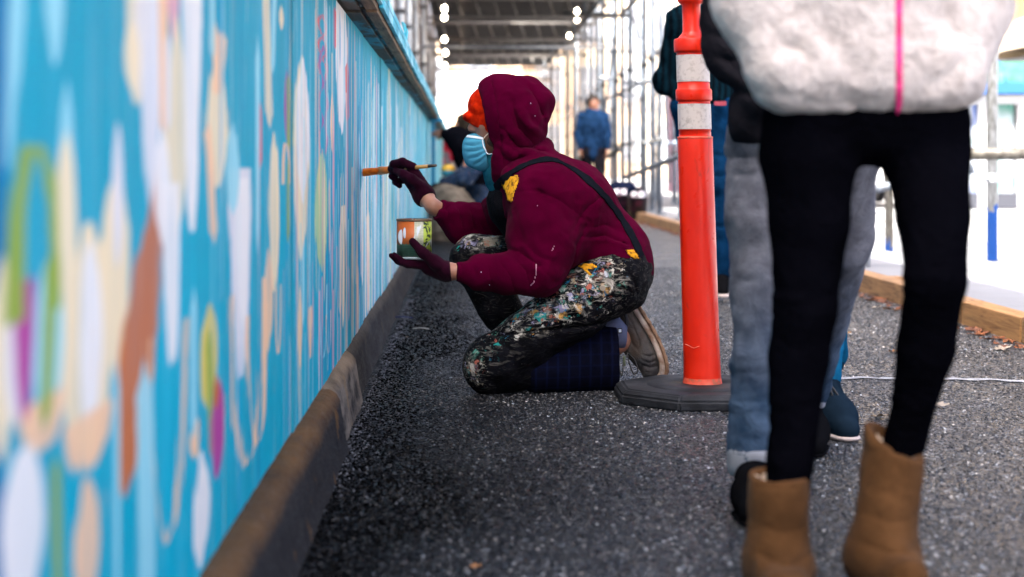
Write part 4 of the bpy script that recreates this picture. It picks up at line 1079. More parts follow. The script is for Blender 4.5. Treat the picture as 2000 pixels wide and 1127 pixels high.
# ================================================================ the kneeling painter
PY = 5.32
pr = empty('person', (.45, 5.3, 0), 'painter kneeling at the mural in a maroon hoodie, orange beanie and paint spattered overalls', 'person')
wristN, elbN, shN = P(893, 531, 5.06), P(1040, 540, 5.10), P(1072, 378, 5.15)
wristF, elbF, shF = P(846, 404, 5.60), P(938, 446, 5.66), P(1035, 372, 5.50)
hipN, kneeN, ankN = P(1190, 548, 5.21), P(962, 703, 5.16), P(1206, 668, 5.30)
hipF, kneeF, ankF = P(1165, 530, 5.43), P(925, 510, 5.50), P(1042, 694, 5.50)
# body
B = Body()
HC = P(984, 228, PY)
hf = Vector((-1, -.10, -.06))
head_ops(B, HC, hf, 1.0)
B.chain([P(985, 270, PY), P(1020, 320, PY), P(1050, 360, PY)], [.055, .058, .075], .03)
B.cap(P(1055, 375, PY), P(1100, 400, PY), .11, .115, .04, ((0, 1, 0), 1.3))
B.cap(P(1100, 400, PY), P(1175, 500, PY), .105, .10, .04, ((0, 1, 0), 1.2))
B.cap(P(1185, 520, PY), P(1192, 548, PY), .10, .10, .04, ((0, 1, 0), 1.35))
B.chain([shN, elbN, P(960, 537, 5.07), wristN], [.052, .040, .036, .024], .02)
B.chain([shF, elbF, P(895, 428, 5.63), wristF], [.050, .040, .036, .024], .02)
B.chain([hipN, kneeN], [.085, .058], .03).chain([kneeN, P(1060, 706, 5.2), P(1120, 702, 5.25), ankN], [.055, .052, .05, .036], .02)
B.chain([hipF, kneeF], [.085, .058], .03).chain([kneeF, P(965, 580, 5.5), ankF], [.055, .052, .036], .02)
B.chain([ankN, P(1232, 636, 5.36), P(1268, 705, 5.38)], [.032, .034, .026], .02)
B.chain([ankF, P(1030, 720, 5.5), P(955, 728, 5.5)], [.034, .03, .024], .02)
# hand poses shared by the bare hands and the gloves
canC = P(809, 466, 5.105); canR = .0545; canB = CAMZ + (VY - 504) * 5.105 / FPX; canT = CAMZ + (VY - 428) * 5.105 / FPX
def near_hand(B, g):
    B.cap(wristN, P(872, 530, 5.07), .024 + g, .028 + g, .02, ((0, 0, 1), .8))
    B.cap(P(872, 530, 5.075), P(838, 524, 5.115), .027 + g, .021 + g, .02)
    B.cap(P(872, 530, 5.06), P(838, 524, 5.075), .025 + g, .020 + g, .02)
    for i, (yb, tx, ty, r) in enumerate(((5.065, 770, 497, .0095), (5.087, 764, 499, .0098), (5.109, 772, 503, .0094), (5.13, 786, 508, .0086))):
        a = P(838, 519, yb + .0); m_ = P((838 + tx) / 2 - 4, 515, yb); e = P(tx, ty, yb - .004)
        B.chain([a, m_, P((m_.x * FPX / yb + VX) * .45 + tx * .55, 510, yb), e], [r * 1.35 + g, r * 1.2 + g, r + g, r * .72 + g * .6], .006)
    B.chain([P(872, 528, 5.045), P(850, 512, 5.035), P(826, 494, 5.028), P(806, 472, 5.032)], [.021 + g, .017 + g, .0125 + g, .0098 + g], .015)
brushA, brushB = Vector((-.358, 5.80, CAMZ + (VY - 337) * 5.80 / FPX)), P(852, 323, 5.60)
def far_hand(B, g):
    w = wristF; pk = P(797, 334, 5.70)
    B.cap(w, P(828, 382, 5.64), .024 + g, .031 + g, .02)
    B.cap(P(828, 382, 5.64), P(806, 345, 5.67), .034 + g, .030 + g, .02, ((0, 1, 0), .8))
    B.cap(P(820, 372, 5.68), P(793, 338, 5.72), .028 + g, .024 + g, .02)
    for i, pts in enumerate(([(806, 326, 5.66), (786, 316, 5.64), (768, 320, 5.66), (766, 333, 5.70)], [(803, 329, 5.69), (780, 321, 5.68), (764, 328, 5.70), (768, 341, 5.72)],
                             [(800, 338, 5.72), (778, 336, 5.72), (765, 344, 5.725), (774, 352, 5.72)], [(800, 352, 5.73), (784, 352, 5.735), (772, 356, 5.735), (781, 363, 5.72)])):
        r = .0098 - .0006 * i
        B.chain([P(*q) for q in pts], [r * 1.35 + g, r * 1.2 + g, r + g, r * .85 + g], .006)
    B.chain([P(825, 368, 5.63), P(804, 350, 5.615), P(787, 340, 5.625), P(773, 335, 5.65)], [.018 + g, .0145 + g, .0118 + g, .009 + g], .012)
near_hand(B, -.0015); far_hand(B, -.0015)
body = B.obj('body', .006, SKIN, pr)
# hoodie
HOOD = cloth('maroon fleece cloth', (.056, .0005, .013), .95, .22, 700, .3, .12, .03)
H = Body()
H.ell(P(999, 233, PY), (.113, .118, .133), None, .02)
H.cap(P(985, 205, PY), P(1030, 186, PY), .088, .052, .03)
H.ell(P(968, 224, PY), (.085, .112, .114), None, .03)
H.ell(P(1050, 203, PY), (.040, .07, .044), None, .025)
H.ell(P(1062, 195, PY), (.020, .045, .020), None, .02)
H.cap(P(985, 262, PY), P(994, 315, PY), .102, .094, .02)
H.cut(P(937, 152, PY), P(937, 152, PY) + Vector((-1, 0, -.137)) - P(937, 152, PY))
H.cap(P(1008, 325, PY), P(1048, 356, PY), .078, .098, .012, ((0, 1, 0), 1.2))
H.sub(P(966, 240, PY), (.092, .093, .118), None, .012)
H.sub(P(958, 285, PY), (.06, .085, .075), None, .012)
H.chain([P(1061, 292, 5.30), P(1040, 318, 5.22), P(1000, 345, 5.215)], [.026, .028, .026], .012)
H.chain([P(1063, 290, 5.34), P(1040, 300, 5.42), P(1000, 330, 5.43)], [.026, .028, .026], .012)
H.cap(P(1050, 372, PY), P(1110, 398, PY), .112, .128, .05, ((0, 1, 0), 1.35))
H.cap(P(1105, 398, PY), P(1185, 500, PY), .133, .125, .05, ((0, 1, 0), 1.25))
H.cap(P(1025, 390, PY), P(1060, 460, PY), .095, .09, .05)
H.cap(P(1190, 500, PY), P(1205, 524, PY), .118, .105, .04, ((0, 1, 0), 1.3))
H.cap(P(1060, 352, 5.28), P(1068, 385, 5.16), .085, .088, .04)
H.chain([P(1064, 392, 5.16), P(1060, 465, 5.13), P(1050, 522, 5.09)], [.092, .088, .070], .08)
H.cap(P(1074, 440, 5.17), P(1064, 520, 5.14), .068, .056, .05)
H.cap(P(1120, 400, 5.2), P(1100, 450, 5.2), .07, .07, .08)
H.chain([P(1000, 540, 5.08), P(1050, 544, 5.09)], [.042, .046], .03)
H.chain([P(1046, 532, 5.09), P(985, 536, 5.07), P(940, 532, 5.06), P(910, 531, 5.05)], [.066, .052, .040, .031], .03)
H.chain([P(1045, 378, 5.46), P(1000, 415, 5.60), P(944, 446, 5.66)], [.09, .078, .062], .05)
H.chain([P(940, 446, 5.66), P(905, 434, 5.63), P(876, 419, 5.61)], [.062, .056, .042], .04)
H.cap(P(905, 445, 5.63), P(950, 462, 5.64), .045, .05, .04)
H.cut(P(889, 530, 5.05), (-1, 0, -.05)) if False else None
# wrists: clip the sleeve ends square
nearY = 5.6
H.crease([P(960, 160, PY), P(968, 200, PY), P(976, 260, PY), P(984, 330, PY)], .004, .0075, 5.36)
H.crease([P(1015, 215, 5.2), P(1035, 250, 5.2), P(1058, 262, 5.2)], .010, -.016, 5.3)
H.crease([P(1000, 200, 5.2), P(1012, 250, 5.2), P(1045, 285, 5.2)], .009, .014, 5.3)
H.crease([P(985, 250, 5.2), P(1010, 285, 5.2), P(1070, 300, 5.2)], .008, .015, 5.3)
H.crease([P(975, 280, 5.2), P(1000, 305, 5.2), P(1065, 288, 5.2)], .008, -.014, 5.3)
H.crease([P(1030, 170, 5.2), P(1050, 200, 5.2), P(1060, 235, 5.2)], .008, .011, 5.3)
H.crease([P(1008, 376, 5.1), P(1050, 372, 5.1), P(1092, 392, 5.1), P(1135, 425, 5.1)], .0045, .005, 5.3)
for i, (pts, w, a) in enumerate([
  ([(1145, 446), (1185, 440), (1238, 464)], .006, .005), ([(1135, 466), (1185, 462), (1243, 486)], .006, .006),
  ([(1190, 468), (1222, 478), (1247, 500)], .0035, .005), ([(1182, 378), (1140, 410), (1118, 450)], .006, .006),
  ([(1150, 432), (1122, 480), (1104, 545)], .007, .008), ([(1090, 350), (1118, 380), (1120, 420)], .012, .004), ([(1120, 468), (1190, 470), (1250, 495)], .005, -.004),
  ([(1000, 505), (1025, 525), (1035, 565)], .004, .006), ([(975, 512), (992, 532), (1005, 565)], .004, .006), ([(1012, 490), (1045, 512), (1072, 540)], .0045, .006),
  ([(950, 510), (955, 535), (968, 558)], .0035, .004), ([(920, 515), (930, 530), (935, 548)], .003, .003), ([(1020, 470), (1050, 500), (1070, 505)], .006, .004),
  ([(1010, 410), (1022, 460), (1015, 510)], .008, .004), ([(1080, 440), (1076, 500), (1055, 545)], .009, -.004), ([(1055, 400), (1068, 440), (1064, 500)], .010, .003)]):
    H.crease([P(x, y, 5.1) for x, y in pts], w, a * .9, 5.32)
for pts, w, a in [([(940, 395), (950, 425), (965, 450)], .008, .010), ([(915, 405), (922, 430), (930, 460)], .007, .009), ([(890, 398), (900, 425), (905, 450)], .006, .008), ([(868, 395), (875, 415), (880, 435)], .005, .006)]:
    H.crease([P(x, y, 5.6) for x, y in pts], w, a, 5.8, 5.4)
hood = H.obj('hoodie', .0055, HOOD, pr, [(-.0085, (12, 6, 9)), (-.0045, (24, 14, 20)), (-.001, (50, 35, 45))])
hb = bvh_of(hood)
# ribbed cuffs
for (a, b, r, sq) in ((P(915, 531, 5.058), P(894, 531, 5.050), .0325, None), (P(878, 420, 5.62), P(858, 410, 5.605), .042, None)):
    C_ = Body().cap(a, b, r, r * .93, .01); d = (b - a).normalized(); C_.cut(b + d * .004, d); C_.cut(a, -d)
    C_.obj('cuff', .004, HOOD, pr)
# beanie
ORK = M('orange knit', (.92, .06, .008), .9, Specular_IOR_Level=.05)
wv = ORK.n('ShaderNodeTexWave'); wv.inputs['Scale'].default_value = 70; wv.bands_direction = 'X'; ORK.l(ORK.co, wv.inputs[0])
ORK.color(ORK.ramp(ORK.noise(45, 4).outputs[0], [(.3, (.38, .008, .001)), (.65, (.66, .024, .002))])); ORK.bump(wv.outputs[1], .35, .002); ORK.bump(ORK.noise(200, 3).outputs[0], .5, .002); ORK = ORK.m
bn_low = Vector((-.45, 0, -.86))      # below the slanting brim
K = Body().ell(HC + Vector((.004, 0, .010)), (.110, .092, .116), None, .01)
K.ell(P(945, 206, PY), (.050, .075, .052), None, .03)
K.cut(P(905, 226, PY), bn_low); K.cut(P(962, 200, PY), (1, 0, .137)); K.crease([P(912, 212, 5.25), P(925, 198, 5.25), P(945, 212, 5.25)], .003, .003)
K.obj('beanie', .0045, ORK, pr, [(.0016, (50, 50, 50))])
K = Body().ell(HC + Vector((.004, 0, .004)), (.118, .096, .108), None, .01)
K.cut(P(958, 200, PY), (1, 0, .137))
K.ell(P(911, 229, PY), (.011, .05, .011), None, .03)
K.crease([P(905, 212, 5.25), P(925, 206, 5.25), P(950, 214, 5.25)], .0035, .004); K.cut(P(904, 235, PY), bn_low); K.cut(P(911, 186, PY), (-.35, 0, .94), .012)
K.obj('beanie_fold', .0045, ORK, pr, [(.002, (40, 40, 40))])
# eyebrow, lashes, stubble
HAIR = M('dark brown hair', (.022, .013, .008), .7).m
for s in (-1, 1):
    attach(tube('eyebrow', [HC + Vector((-.094, s * .018, .014)), HC + Vector((-.096, s * .034, .013)), HC + Vector((-.082, s * .052, -.002))], [.004, .006, .003], HAIR, None, 8), pr)
    attach(tube('eyelashes', [HC + Vector((-.089, s * .022, -.010)), HC + Vector((-.091, s * .034, -.008)), HC + Vector((-.078, s * .05, -.015))], [.0015, .0028, .0015], HAIR, None, 6), pr)
BRD = M('beard stubble', (.10, .05, .03), .8).m
Bd = Body().ell(HC + Vector((-.030, 0, -.058)), (.0605, .0590, .064), None, .02).cap(HC + Vector((-.02, -.066, -.03)), HC + Vector((-.035, -.058, -.08)), .014, .014, .02)
Bd.cut(HC + Vector((0, 0, -.022)), (0, 0, 1))
Bd.obj('beard', .004, BRD, pr, [(.001, (150, 150, 150))])
# mask
MSK = cloth('blue pleated mask', (.065, .28, .40), .7, .18, 900, .2, .1)
MSW = cloth('white mask lining', (.72, .80, .86), .7, .1, 900, .2)
mc = P(946, 296, PY)
Mk = Body().ell(mc, (.066, .068, .066), None, .01).cap(P(926, 282, PY), P(930, 312, PY), .032, .030, .03)
Mk.cut(P(906, 263, PY), (-.13, 0, .99)).cut(P(948, 290, PY), (.985, 0, .17)).cut(P(925, 330, PY), (-.35, 0, -.93), .01)
for i, (a, b) in enumerate((((908, 283), (944, 280)), ((909, 296), (948, 289)), ((914, 310), (950, 296)), ((925, 322), (952, 302)))):
    Mk.crease([P(*a, 5.27), P((a[0] + b[0]) / 2, (a[1] + b[1]) / 2 + 4, 5.27), P(*b, 5.27)], .003, .0045); Mk.crease([P(a[0], a[1] - 6, 5.27), P(b[0], b[1] - 4, 5.27)], .004, -.003)
mask = Mk.obj('face_mask', .0035, MSK, pr)
mb = bvh_of(mask)
def on(bvh, pix, n=20, lift=.001):
    pts, nr = [], []
    pp = smooth_path([(x, y, 0) for x, y in pix], n)
    for p in pp:
        h, nn = hit(bvh, p.x, p.y)
        if h is not None:
            if nn.y > 0: nn = -nn
            pts.append(h + nn * lift); nr.append(nn)
    return pts, nr
a, b = on(mb, [(909, 266), (925, 268), (943, 271)], 14); ribbon('mask_edge', a, b, .009, .002, MSW, pr)
a, b = on(mb, [(942, 270), (944, 284), (950, 298)], 10); ribbon('mask_edge', a, b, .004, .002, MSW, pr)
attach(tube('ear_loop', smooth_path([P(943, 272, 5.255), P(950, 264, 5.243), P(956, 259, 5.24)], 8), .0016, M('ear loop elastic', (.85, .7, .55), .7).m, None, 6), pr)
attach(tube('ear_loop', smooth_path([P(949, 296, 5.255), P(954, 301, 5.245), P(962, 300, 5.24)], 8), .0014, MSW, None, 6), pr)
TEAL = cloth('teal neck gaiter', (.012, .10, .14), .85, .5, 500, .3)
G_ = Body().cap(P(972, 322, PY), P(990, 345, PY), .045, .060, .03).cap(P(985, 345, PY), P(1010, 370, PY), .06, .07, .03)
G_.obj('neck_gaiter', .006, TEAL, pr, [(-.004, (30, 30, 30))])
# gloves
GLV = cloth('dark maroon knit glove', (.022, .003, .010), .95, .4, 500, .5, 0, .1)
g = Body(); near_hand(g, .002); g.cut(P(881, 530, 5.06), (1, 0, .12)); g.crease([P(870, 545, 5.05), P(855, 525, 5.05)], .004, .003)
g.obj('glove', .0035, GLV, pr, [(.0012, (120, 120, 120))])
g = Body(); far_hand(g, .0025); dw = (wristF - P(825, 378, 5.64)).normalized(); g.cut(P(834, 387, 5.62), dw)
g.obj('glove', .0035, GLV, pr, [(.0012, (120, 120, 120))])
attach(tube('bracelet', [P(893 + 1.5 * math.sin(a), 531 - 12 * math.cos(a), 5.06 - .026 * math.sin(a)) for a in np.linspace(0, 6.28, 20)], .0022, MSW, None, 6), pr)

# overalls with old paint
def splat_mat(name, base, attr=None, thr=.0):
    m = M(name, base, .75, Specular_IOR_Level=.05)
    d = m.noise(26, 5, dist=1.5)
    mk = m.n('ShaderNodeAttribute'); mk.attribute_name = 'wear'; wear = mk.outputs['Fac']
    warp = m.n('ShaderNodeVectorMath'); warp.operation = 'MULTIPLY_ADD'
    m.l(d.outputs['Color'], warp.inputs[0]); warp.inputs[1].default_value = (.05, .05, .05); m.l(m.co, warp.inputs[2])
    c = m.ramp(m.noise(30, 4).outputs[0], [(.35, tuple(x * .5 for x in base)), (.7, tuple(x * 1.8 for x in base))])
    pal = [(0, (.70, .66, .58)), (.16, (.22, .20, .17)), (.28, (.02, .28, .25)), (.38, (.55, .30, .08)), (.46, (.30, .28, .42)), (.56, (.02, .20, .36)), (.64, (.62, .58, .50)), (.74, (.10, .34, .26)), (.82, (.42, .12, .08)), (.90, (.34, .30, .22)), (.96, (.50, .55, .60))]
    for sc, lo, hi, det in ((17, 1.30, .42, 0), (38, 1.26, .36, 0), (85, 1.22, .55, 0)):
        v = m.vor(sc, warp.outputs[0]); sp = m.n('ShaderNodeSeparateColor'); m.l(v.outputs['Color'], sp.inputs[0])
        cc = m.ramp(sp.outputs[0], pal, 'CONSTANT')
        nz = m.noise(sc * 1.6, 4, dist=2.0)
        gate = m.math('ADD', sp.outputs[1], m.math('MULTIPLY', m.math('ADD', nz.outputs[0], -.5), 1.3))
        t = m.math('ADD', m.math('MULTIPLY', wear, hi - lo), lo)
        f = m.math('MULTIPLY', m.math('SUBTRACT', gate, t), 9, True)
        f2 = m.math('MULTIPLY', f, m.ramp(v.outputs['Distance'], [(.35, .85), (.60, .10)]))
        c = m.mix(f2, c, cc)
    # dry brushed streaks where the wear is greatest
    s = m.noise(34, 6, m.map((.5, 1, 1.6), (0, .6, 0)), dist=2.5)
    f = m.math('MULTIPLY', m.math('MULTIPLY', m.math('SUBTRACT', s.outputs[0], .53), 7, True), m.math('MULTIPLY', wear, .75))
    c = m.mix(f, c, (.50, .47, .40))
    m.color(c); m.bump(s.outputs[0], .5, .006); m.bump(m.noise(600, 2).outputs[0], .3, .001)
    m.rough(m.ramp(wear, [(0, .8), (1, .45)])); return m.m
OVR = splat_mat('black denim overalls with dried paint', (.0035, .0035, .005))
O = Body()
O.cap(P(1188, 505, PY), P(1200, 550, PY), .118, .108, .04, ((0, 1, 0), 1.35))
O.cap(P(1222, 500, PY), P(1240, 530, PY), .066, .055, .03, ((0, 1, 0), 1.9))
O.cap(P(1246, 508, PY), P(1259, 516, PY), .020, .012, .03, ((0, 1, 0), 4))
O.cap(P(1192, 550, 5.22), P(1120, 600, 5.18), .108, .098, .03).cap(P(1120, 600, 5.18), P(975, 700, 5.15), .098, .080, .03)
O.ell(P(955, 712, 5.16), (.078, .075, .085), None, .03)
O.cap(P(958, 722, 5.17), P(1050, 716, 5.20), .070, .072, .03)
O.cap(P(1165, 528, 5.43), P(1040, 508, 5.47), .11, .085, .04).cap(P(1040, 508, 5.47), P(930, 508, 5.50), .085, .078, .03)
O.cap(P(930, 510, 5.50), P(975, 600, 5.5), .082, .066, .03).cap(P(975, 600, 5.5), P(1040, 690, 5.5), .066, .066, .02)
O.cap(P(1010, 395, 5.34), P(1070, 470, 5.34), .098, .10, .04, ((0, 1, 0), 1.2))
O.cap(P(1070, 470, 5.34), P(1170, 520, 5.32), .10, .11, .04, ((0, 1, 0), 1.2))
O.chain([P(1236, 512, PY), P(1258, 516, PY), P(1250, 548, PY), P(1242, 580, PY)], [.022, .014, .018, .022], .02, ((0, 1, 0), 4))
O.cut(P(1100, 768, 5.2), (0, 0, -1))
for pts, w, a in [([(962, 655), (1060, 640), (1150, 632), (1205, 628)], .006, .020), ([(1000, 652), (1080, 640), (1190, 560)], .0035, .005), ([(1120, 560), (1150, 590), (1180, 600)], .008, .010),
                  ([(1150, 545), (1180, 575), (1210, 585)], .007, .009), ([(1180, 530), (1205, 560), (1235, 570)], .008, .008), ([(1060, 590), (1090, 610), (1130, 615)], .008, .007), ([(985, 670), (1005, 690), (1000, 730)], .008, .008), ([(1100, 570), (1120, 600), (1150, 620)], .006, -.006),
                  ([(1215, 520), (1235, 545), (1245, 580)], .006, .008), ([(1020, 620), (1060, 612), (1090, 622)], .006, -.006), ([(940, 680), (935, 710), (945, 745)], .007, .005)]:
    O.crease([P(x, y, 5.15) for x, y in pts], w, a, 5.34)
for pts, w, a in [([(930, 465), (950, 480), (985, 478)], .006, .007), ([(905, 480), (915, 500), (905, 530)], .006, .006), ([(960, 470), (980, 490), (1000, 495)], .006, .007)]:
    O.crease([P(x, y, 5.45) for x, y in pts], w, a, 5.6, 5.35)
om = O.mesh('overalls', .0055, [(-.0045, (16, 16, 16)), (.0015, (55, 55, 55))])
co = np.empty(len(om.vertices) * 3, np.float32); om.vertices.foreach_get('co', co); co = co.reshape(-1, 3)
pxx = VX + co[:, 0] * FPX / 5.15; pyy = VY + (CAMZ - co[:, 2]) * FPX / 5.15
def blob(cx, cy, rx, ry, rot=0):
    c_, s_ = math.cos(rot), math.sin(rot); u = ((pxx - cx) * c_ + (pyy - cy) * s_) / rx; v = (-(pxx - cx) * s_ + (pyy - cy) * c_) / ry
    return np.exp(-(u * u + v * v) ** 1.3)
near = (co[:, 1] < 5.40)
wear = near * np.maximum.reduce([1.0 * blob(1085, 597, 135, 38, -.42), .95 * blob(1165, 545, 60, 60), .85 * blob(925, 715, 22, 40), .6 * blob(985, 690, 50, 26), .55 * blob(975, 660, 60, 26, -.6), .35 * blob(940, 720, 25, 45), .12 * np.ones(len(co)) * (pyy > 480)])
lower = 1 / (1 + np.exp(-(pyy - (668 - (pxx - 962) * .14)) / 4.0)); wear = wear * (1 - .80 * lower * near * np.clip((pxx - 945) / 40, 0, 1))
wear = np.maximum(wear, (~near) * (.62 * blob(935, 476, 60, 24) + .08))
at = om.attributes.new('wear', 'FLOAT', 'POINT'); at.data.foreach_set('value', np.clip(wear, 0, 1).astype(np.float32))
overalls = attach(link('overalls', om, None, OVR), pr)
ob_ = bvh_of(overalls)
# navy tartan lower leg and pale blue sock patch
TAR = M('navy tartan cloth', (.008, .010, .032), .95, Specular_IOR_Level=.04)
for ax_, rot in ((0, 'X'), (1, 'Z')):
    w_ = TAR.n('ShaderNodeTexWave'); w_.bands_direction = rot; w_.inputs['Scale'].default_value = 9; TAR.l(TAR.co, w_.inputs[0])
    if ax_ == 0: w0 = w_
TAR.color(TAR.mix(TAR.ramp(w_.outputs[1], [(.9, 0.0), (.97, .5)]), TAR.ramp(w0.outputs[1], [(.86, (.003, .0035, .010)), (.95, (.004, .006, .022))]), (.004, .006, .024)))
TAR.bump(TAR.noise(20, 4, dist=1).outputs[0], .3, .01); TAR = TAR.m
T = Body().cap(P(1045, 708, 5.19), P(1190, 692, 5.27), .080, .102, .02, ((0, 1, 0), .85)).cap(P(1050, 722, 5.19), P(1200, 722, 5.27), .070, .072, .02)
T.cut(P(1204, 700, 5.27), (1, 0, .02)).cut(P(1100, 768, 5.2), (0, 0, -1))
T.crease([P(1150, 640, 5.2), P(1160, 700, 5.2), P(1150, 760, 5.2)], .008, .006).crease([P(1185, 630, 5.2), P(1182, 700, 5.2), P(1190, 760, 5.2)], .008, .006)
T.obj('rolled_trouser_leg', .0055, TAR, pr, [(-.004, (14, 14, 14))])
SCK = cloth('grey blue sock', (.11, .125, .20), .9, .25, 500, .4)
Sk = Body().cap(P(1190, 650, 5.27), P(1214, 655, 5.30), .040, .036, .02).cap(P(1196, 635, 5.27), P(1212, 660, 5.28), .034, .034, .02); Sk.cut(P(1223, 650, 5.3), (1, 0, -.1))
sock = Sk.obj('sock', .0045, SCK, pr, [(.001, (90, 90, 90))])
sb_ = bvh_of(sock)
h, nn = hit(sb_, 1210, 646)
if h is not None:
    nn = nn if nn.y < 0 else -nn
    q = nn.to_track_quat('Z', 'Y').to_matrix().to_4x4()
    for (sz, mt_, dz) in ((.0085, M('badge dark', (.01, .01, .02), .5).m, .0012), (.0048, MSW, .0024)):
        bm = bmesh.new(); add_box(bm, (-sz, -sz, 0), (sz, sz, .0012), .0004); bmesh.ops.transform(bm, matrix=Matrix.Translation(h + nn * dz) @ q, verts=bm.verts)
        attach(link('sock_badge', bm_mesh('sock_badge', bm), None, mt_), pr)
# near trainer, toes bent under
SHO = M('grey mesh trainer', (.13, .12, .115), .8, Specular_IOR_Level=.2); sn_ = SHO.noise(9, 5)
SHO.color(SHO.mix(SHO.ramp(SHO.noise(14, 5).outputs[0], [(.45, 0.0), (.65, .8)]), SHO.ramp(sn_.outputs[0], [(.35, (.05, .05, .055)), (.65, (.16, .145, .13))]), (.085, .055, .035)))
SHO.bump(SHO.vor(420).outputs[0], .6, .002); SHO = SHO.m
SOL = M('scuffed cream midsole', (.45, .36, .28), .7); SOL.color(SOL.ramp(SOL.noise(22, 5).outputs[0], [(.35, (.26, .15, .09)), (.6, (.60, .50, .42))])); SOL.bump(SOL.noise(80, 4).outputs[0], .4, .003); SOL = SOL.m
OUT = M('dusty tan outsole', (.26, .15, .085), .85); OUT.color(OUT.ramp(OUT.noise(40, 5).outputs[0], [(.35, (.15, .08, .045)), (.65, (.36, .22, .13))])); OUT.bump(OUT.noise(90, 4).outputs[0], .6, .004); OUT = OUT.m
YS = 5.33
outer = [(1245, 588), (1256, 606), (1272, 632), (1287, 660), (1298, 688), (1304, 712), (1302, 732), (1292, 747), (1280, 750)]
def sole_strip(name, off0, off1, w, mat):
    pts = smooth_path([P(x, y, YS) for x, y in outer], 40); V, Q = [], []; n = len(pts)
    for i, p in enumerate(pts):
        t = (pts[min(i + 1, n - 1)] - pts[max(0, i - 1)]).normalized(); N = Vector((t.z, 0, -t.x))
        if N.x > 0: N = -N
        f = i / (n - 1); ww = w * (.80 + .30 * math.sin(math.pi * min(1, f * 1.15))) * (1 if f < .85 else 1 - (f - .85) * 1.6) * (.8 + .2 * min(1, f * 12))
        ridge = .0012 * math.sin(i * 2.0) if off0 == 0 else 0
        for (o, y) in ((off0 + .003 + ridge, -ww), (off0 + ridge, -ww * .9), (off0 + ridge, ww * .9), (off0 + .003, ww), (off1, ww * 1.0), (off1, -ww * 1.0)):
            V.append(p + N * o + Vector((0, y, 0)))
    for i in range(n - 1):
        for k in range(6): Q.append((i * 6 + k, i * 6 + (k + 1) % 6, (i + 1) * 6 + (k + 1) % 6, (i + 1) * 6 + k))
    me = arr_mesh(name, V, Q); bm = bmesh.new(); bm.from_mesh(me); bmesh.ops.holes_fill(bm, edges=bm.edges); bmesh.ops.recalc_face_normals(bm, faces=bm.faces); bm.to_mesh(me); bm.free()
    return attach(link(name, me, None, mat), pr)
sole_strip('outsole', 0, .0125, .043, OUT); sole_strip('midsole', .0128, .030, .041, SOL)
U = Body()
U.cap(P(1228, 620, YS), P(1245, 652, YS), .037, .040, .02).cap(P(1245, 652, YS), P(1266, 690, YS), .040, .036, .02)
U.cap(P(1262, 688, YS), P(1272, 722, YS), .038, .030, .02).cap(P(1268, 722, YS), P(1270, 738, YS), .029, .020, .01)
U.cap(P(1222, 612, YS), P(1210, 640, YS), .026, .030, .02).cap(P(1236, 602, YS), P(1226, 610, YS), .022, .026, .02)
U.cap(P(1222, 668, YS), P(1250, 700, YS), .028, .028, .02)
U.sub(P(1204, 650, YS), (.030, .030, .034), None, .01)
cutp = P(1278, 650, YS)
for pts, w, a in [([(1218, 600), (1240, 640), (1252, 672), (1252, 690)], .0022, .004), ([(1232, 598), (1258, 640), (1278, 690), (1276, 735)], .0022, .004), ([(1225, 655), (1250, 690)], .0022, .004), ([(1222, 625), (1250, 660)], .002, .003),
                  ([(1255, 705), (1270, 712), (1288, 706)], .003, .005), ([(1256, 716), (1272, 722), (1290, 718)], .003, .005), ([(1258, 696), (1272, 700), (1286, 692)], .003, .005), ([(1260, 730), (1275, 732)], .002, .003), ([(1224, 606), (1238, 600)], .0015, .003), ([(1228, 613), (1243, 607)], .0015, .003), ([(1232, 620), (1248, 615)], .0015, .003)]:
    U.crease([P(x, y, 5.25) for x, y in pts], w, a)
U.cut(P(1262, 752, YS), (0, 0, -1)); U.obj('shoe', .0038, SHO, pr)
DKL = M('black shoe trim', (.02, .02, .022), .6).m
attach(tube('collar', smooth_path([P(1216, 604, 5.292), P(1222, 616, 5.285), P(1224, 635, 5.283), P(1216, 655, 5.285), P(1206, 672, 5.29)], 16), .006, DKL, None, 8), pr)
attach(tube('lace', smooth_path([P(1222, 680, 5.30), P(1208, 700, 5.29), P(1214, 735, 5.29), P(1218, 712, 5.285), P(1226, 690, 5.30)], 24), .0022, M('grey lace', (.10, .10, .09), .8).m, None, 6), pr)
attach(tube('lace', smooth_path([P(1228, 690, 5.295), P(1240, 705, 5.28), P(1246, 724, 5.28), P(1238, 730, 5.28), P(1230, 712, 5.285), P(1226, 694, 5.30)], 24), .0022, M('dark lace', (.03, .03, .03), .8).m, None, 6), pr)
attach(tube('lace_tip', [P(1219, 695, 5.29), P(1219, 715, 5.288)], .005, M('green lace tag', (.14, .17, .10), .8).m, None, 8), pr)
shoe(pr, 'shoe', P(1066, 737, 5.5), P(955, 739, 5.5), ankF, (0, 0, 1), .082, SHO, SOL, None, .006)
# straps and bib
STR = cloth('black webbing strap', (.006, .007, .010), .75, .4, 1200, .5)
a, b = on(hb, [(968, 368), (985, 350), (1012, 330), (1045, 316), (1075, 312), (1100, 320), (1140, 345), (1180, 383), (1212, 425), (1236, 465), (1252, 500)], 60, .0015)
ribbon('strap', a, b, [.028 if i < 20 else .032 for i in range(len(a))], .0035, STR, pr)
a, b = on(hb, [(1250, 495), (1256, 505), (1262, 515)], 5, .002)
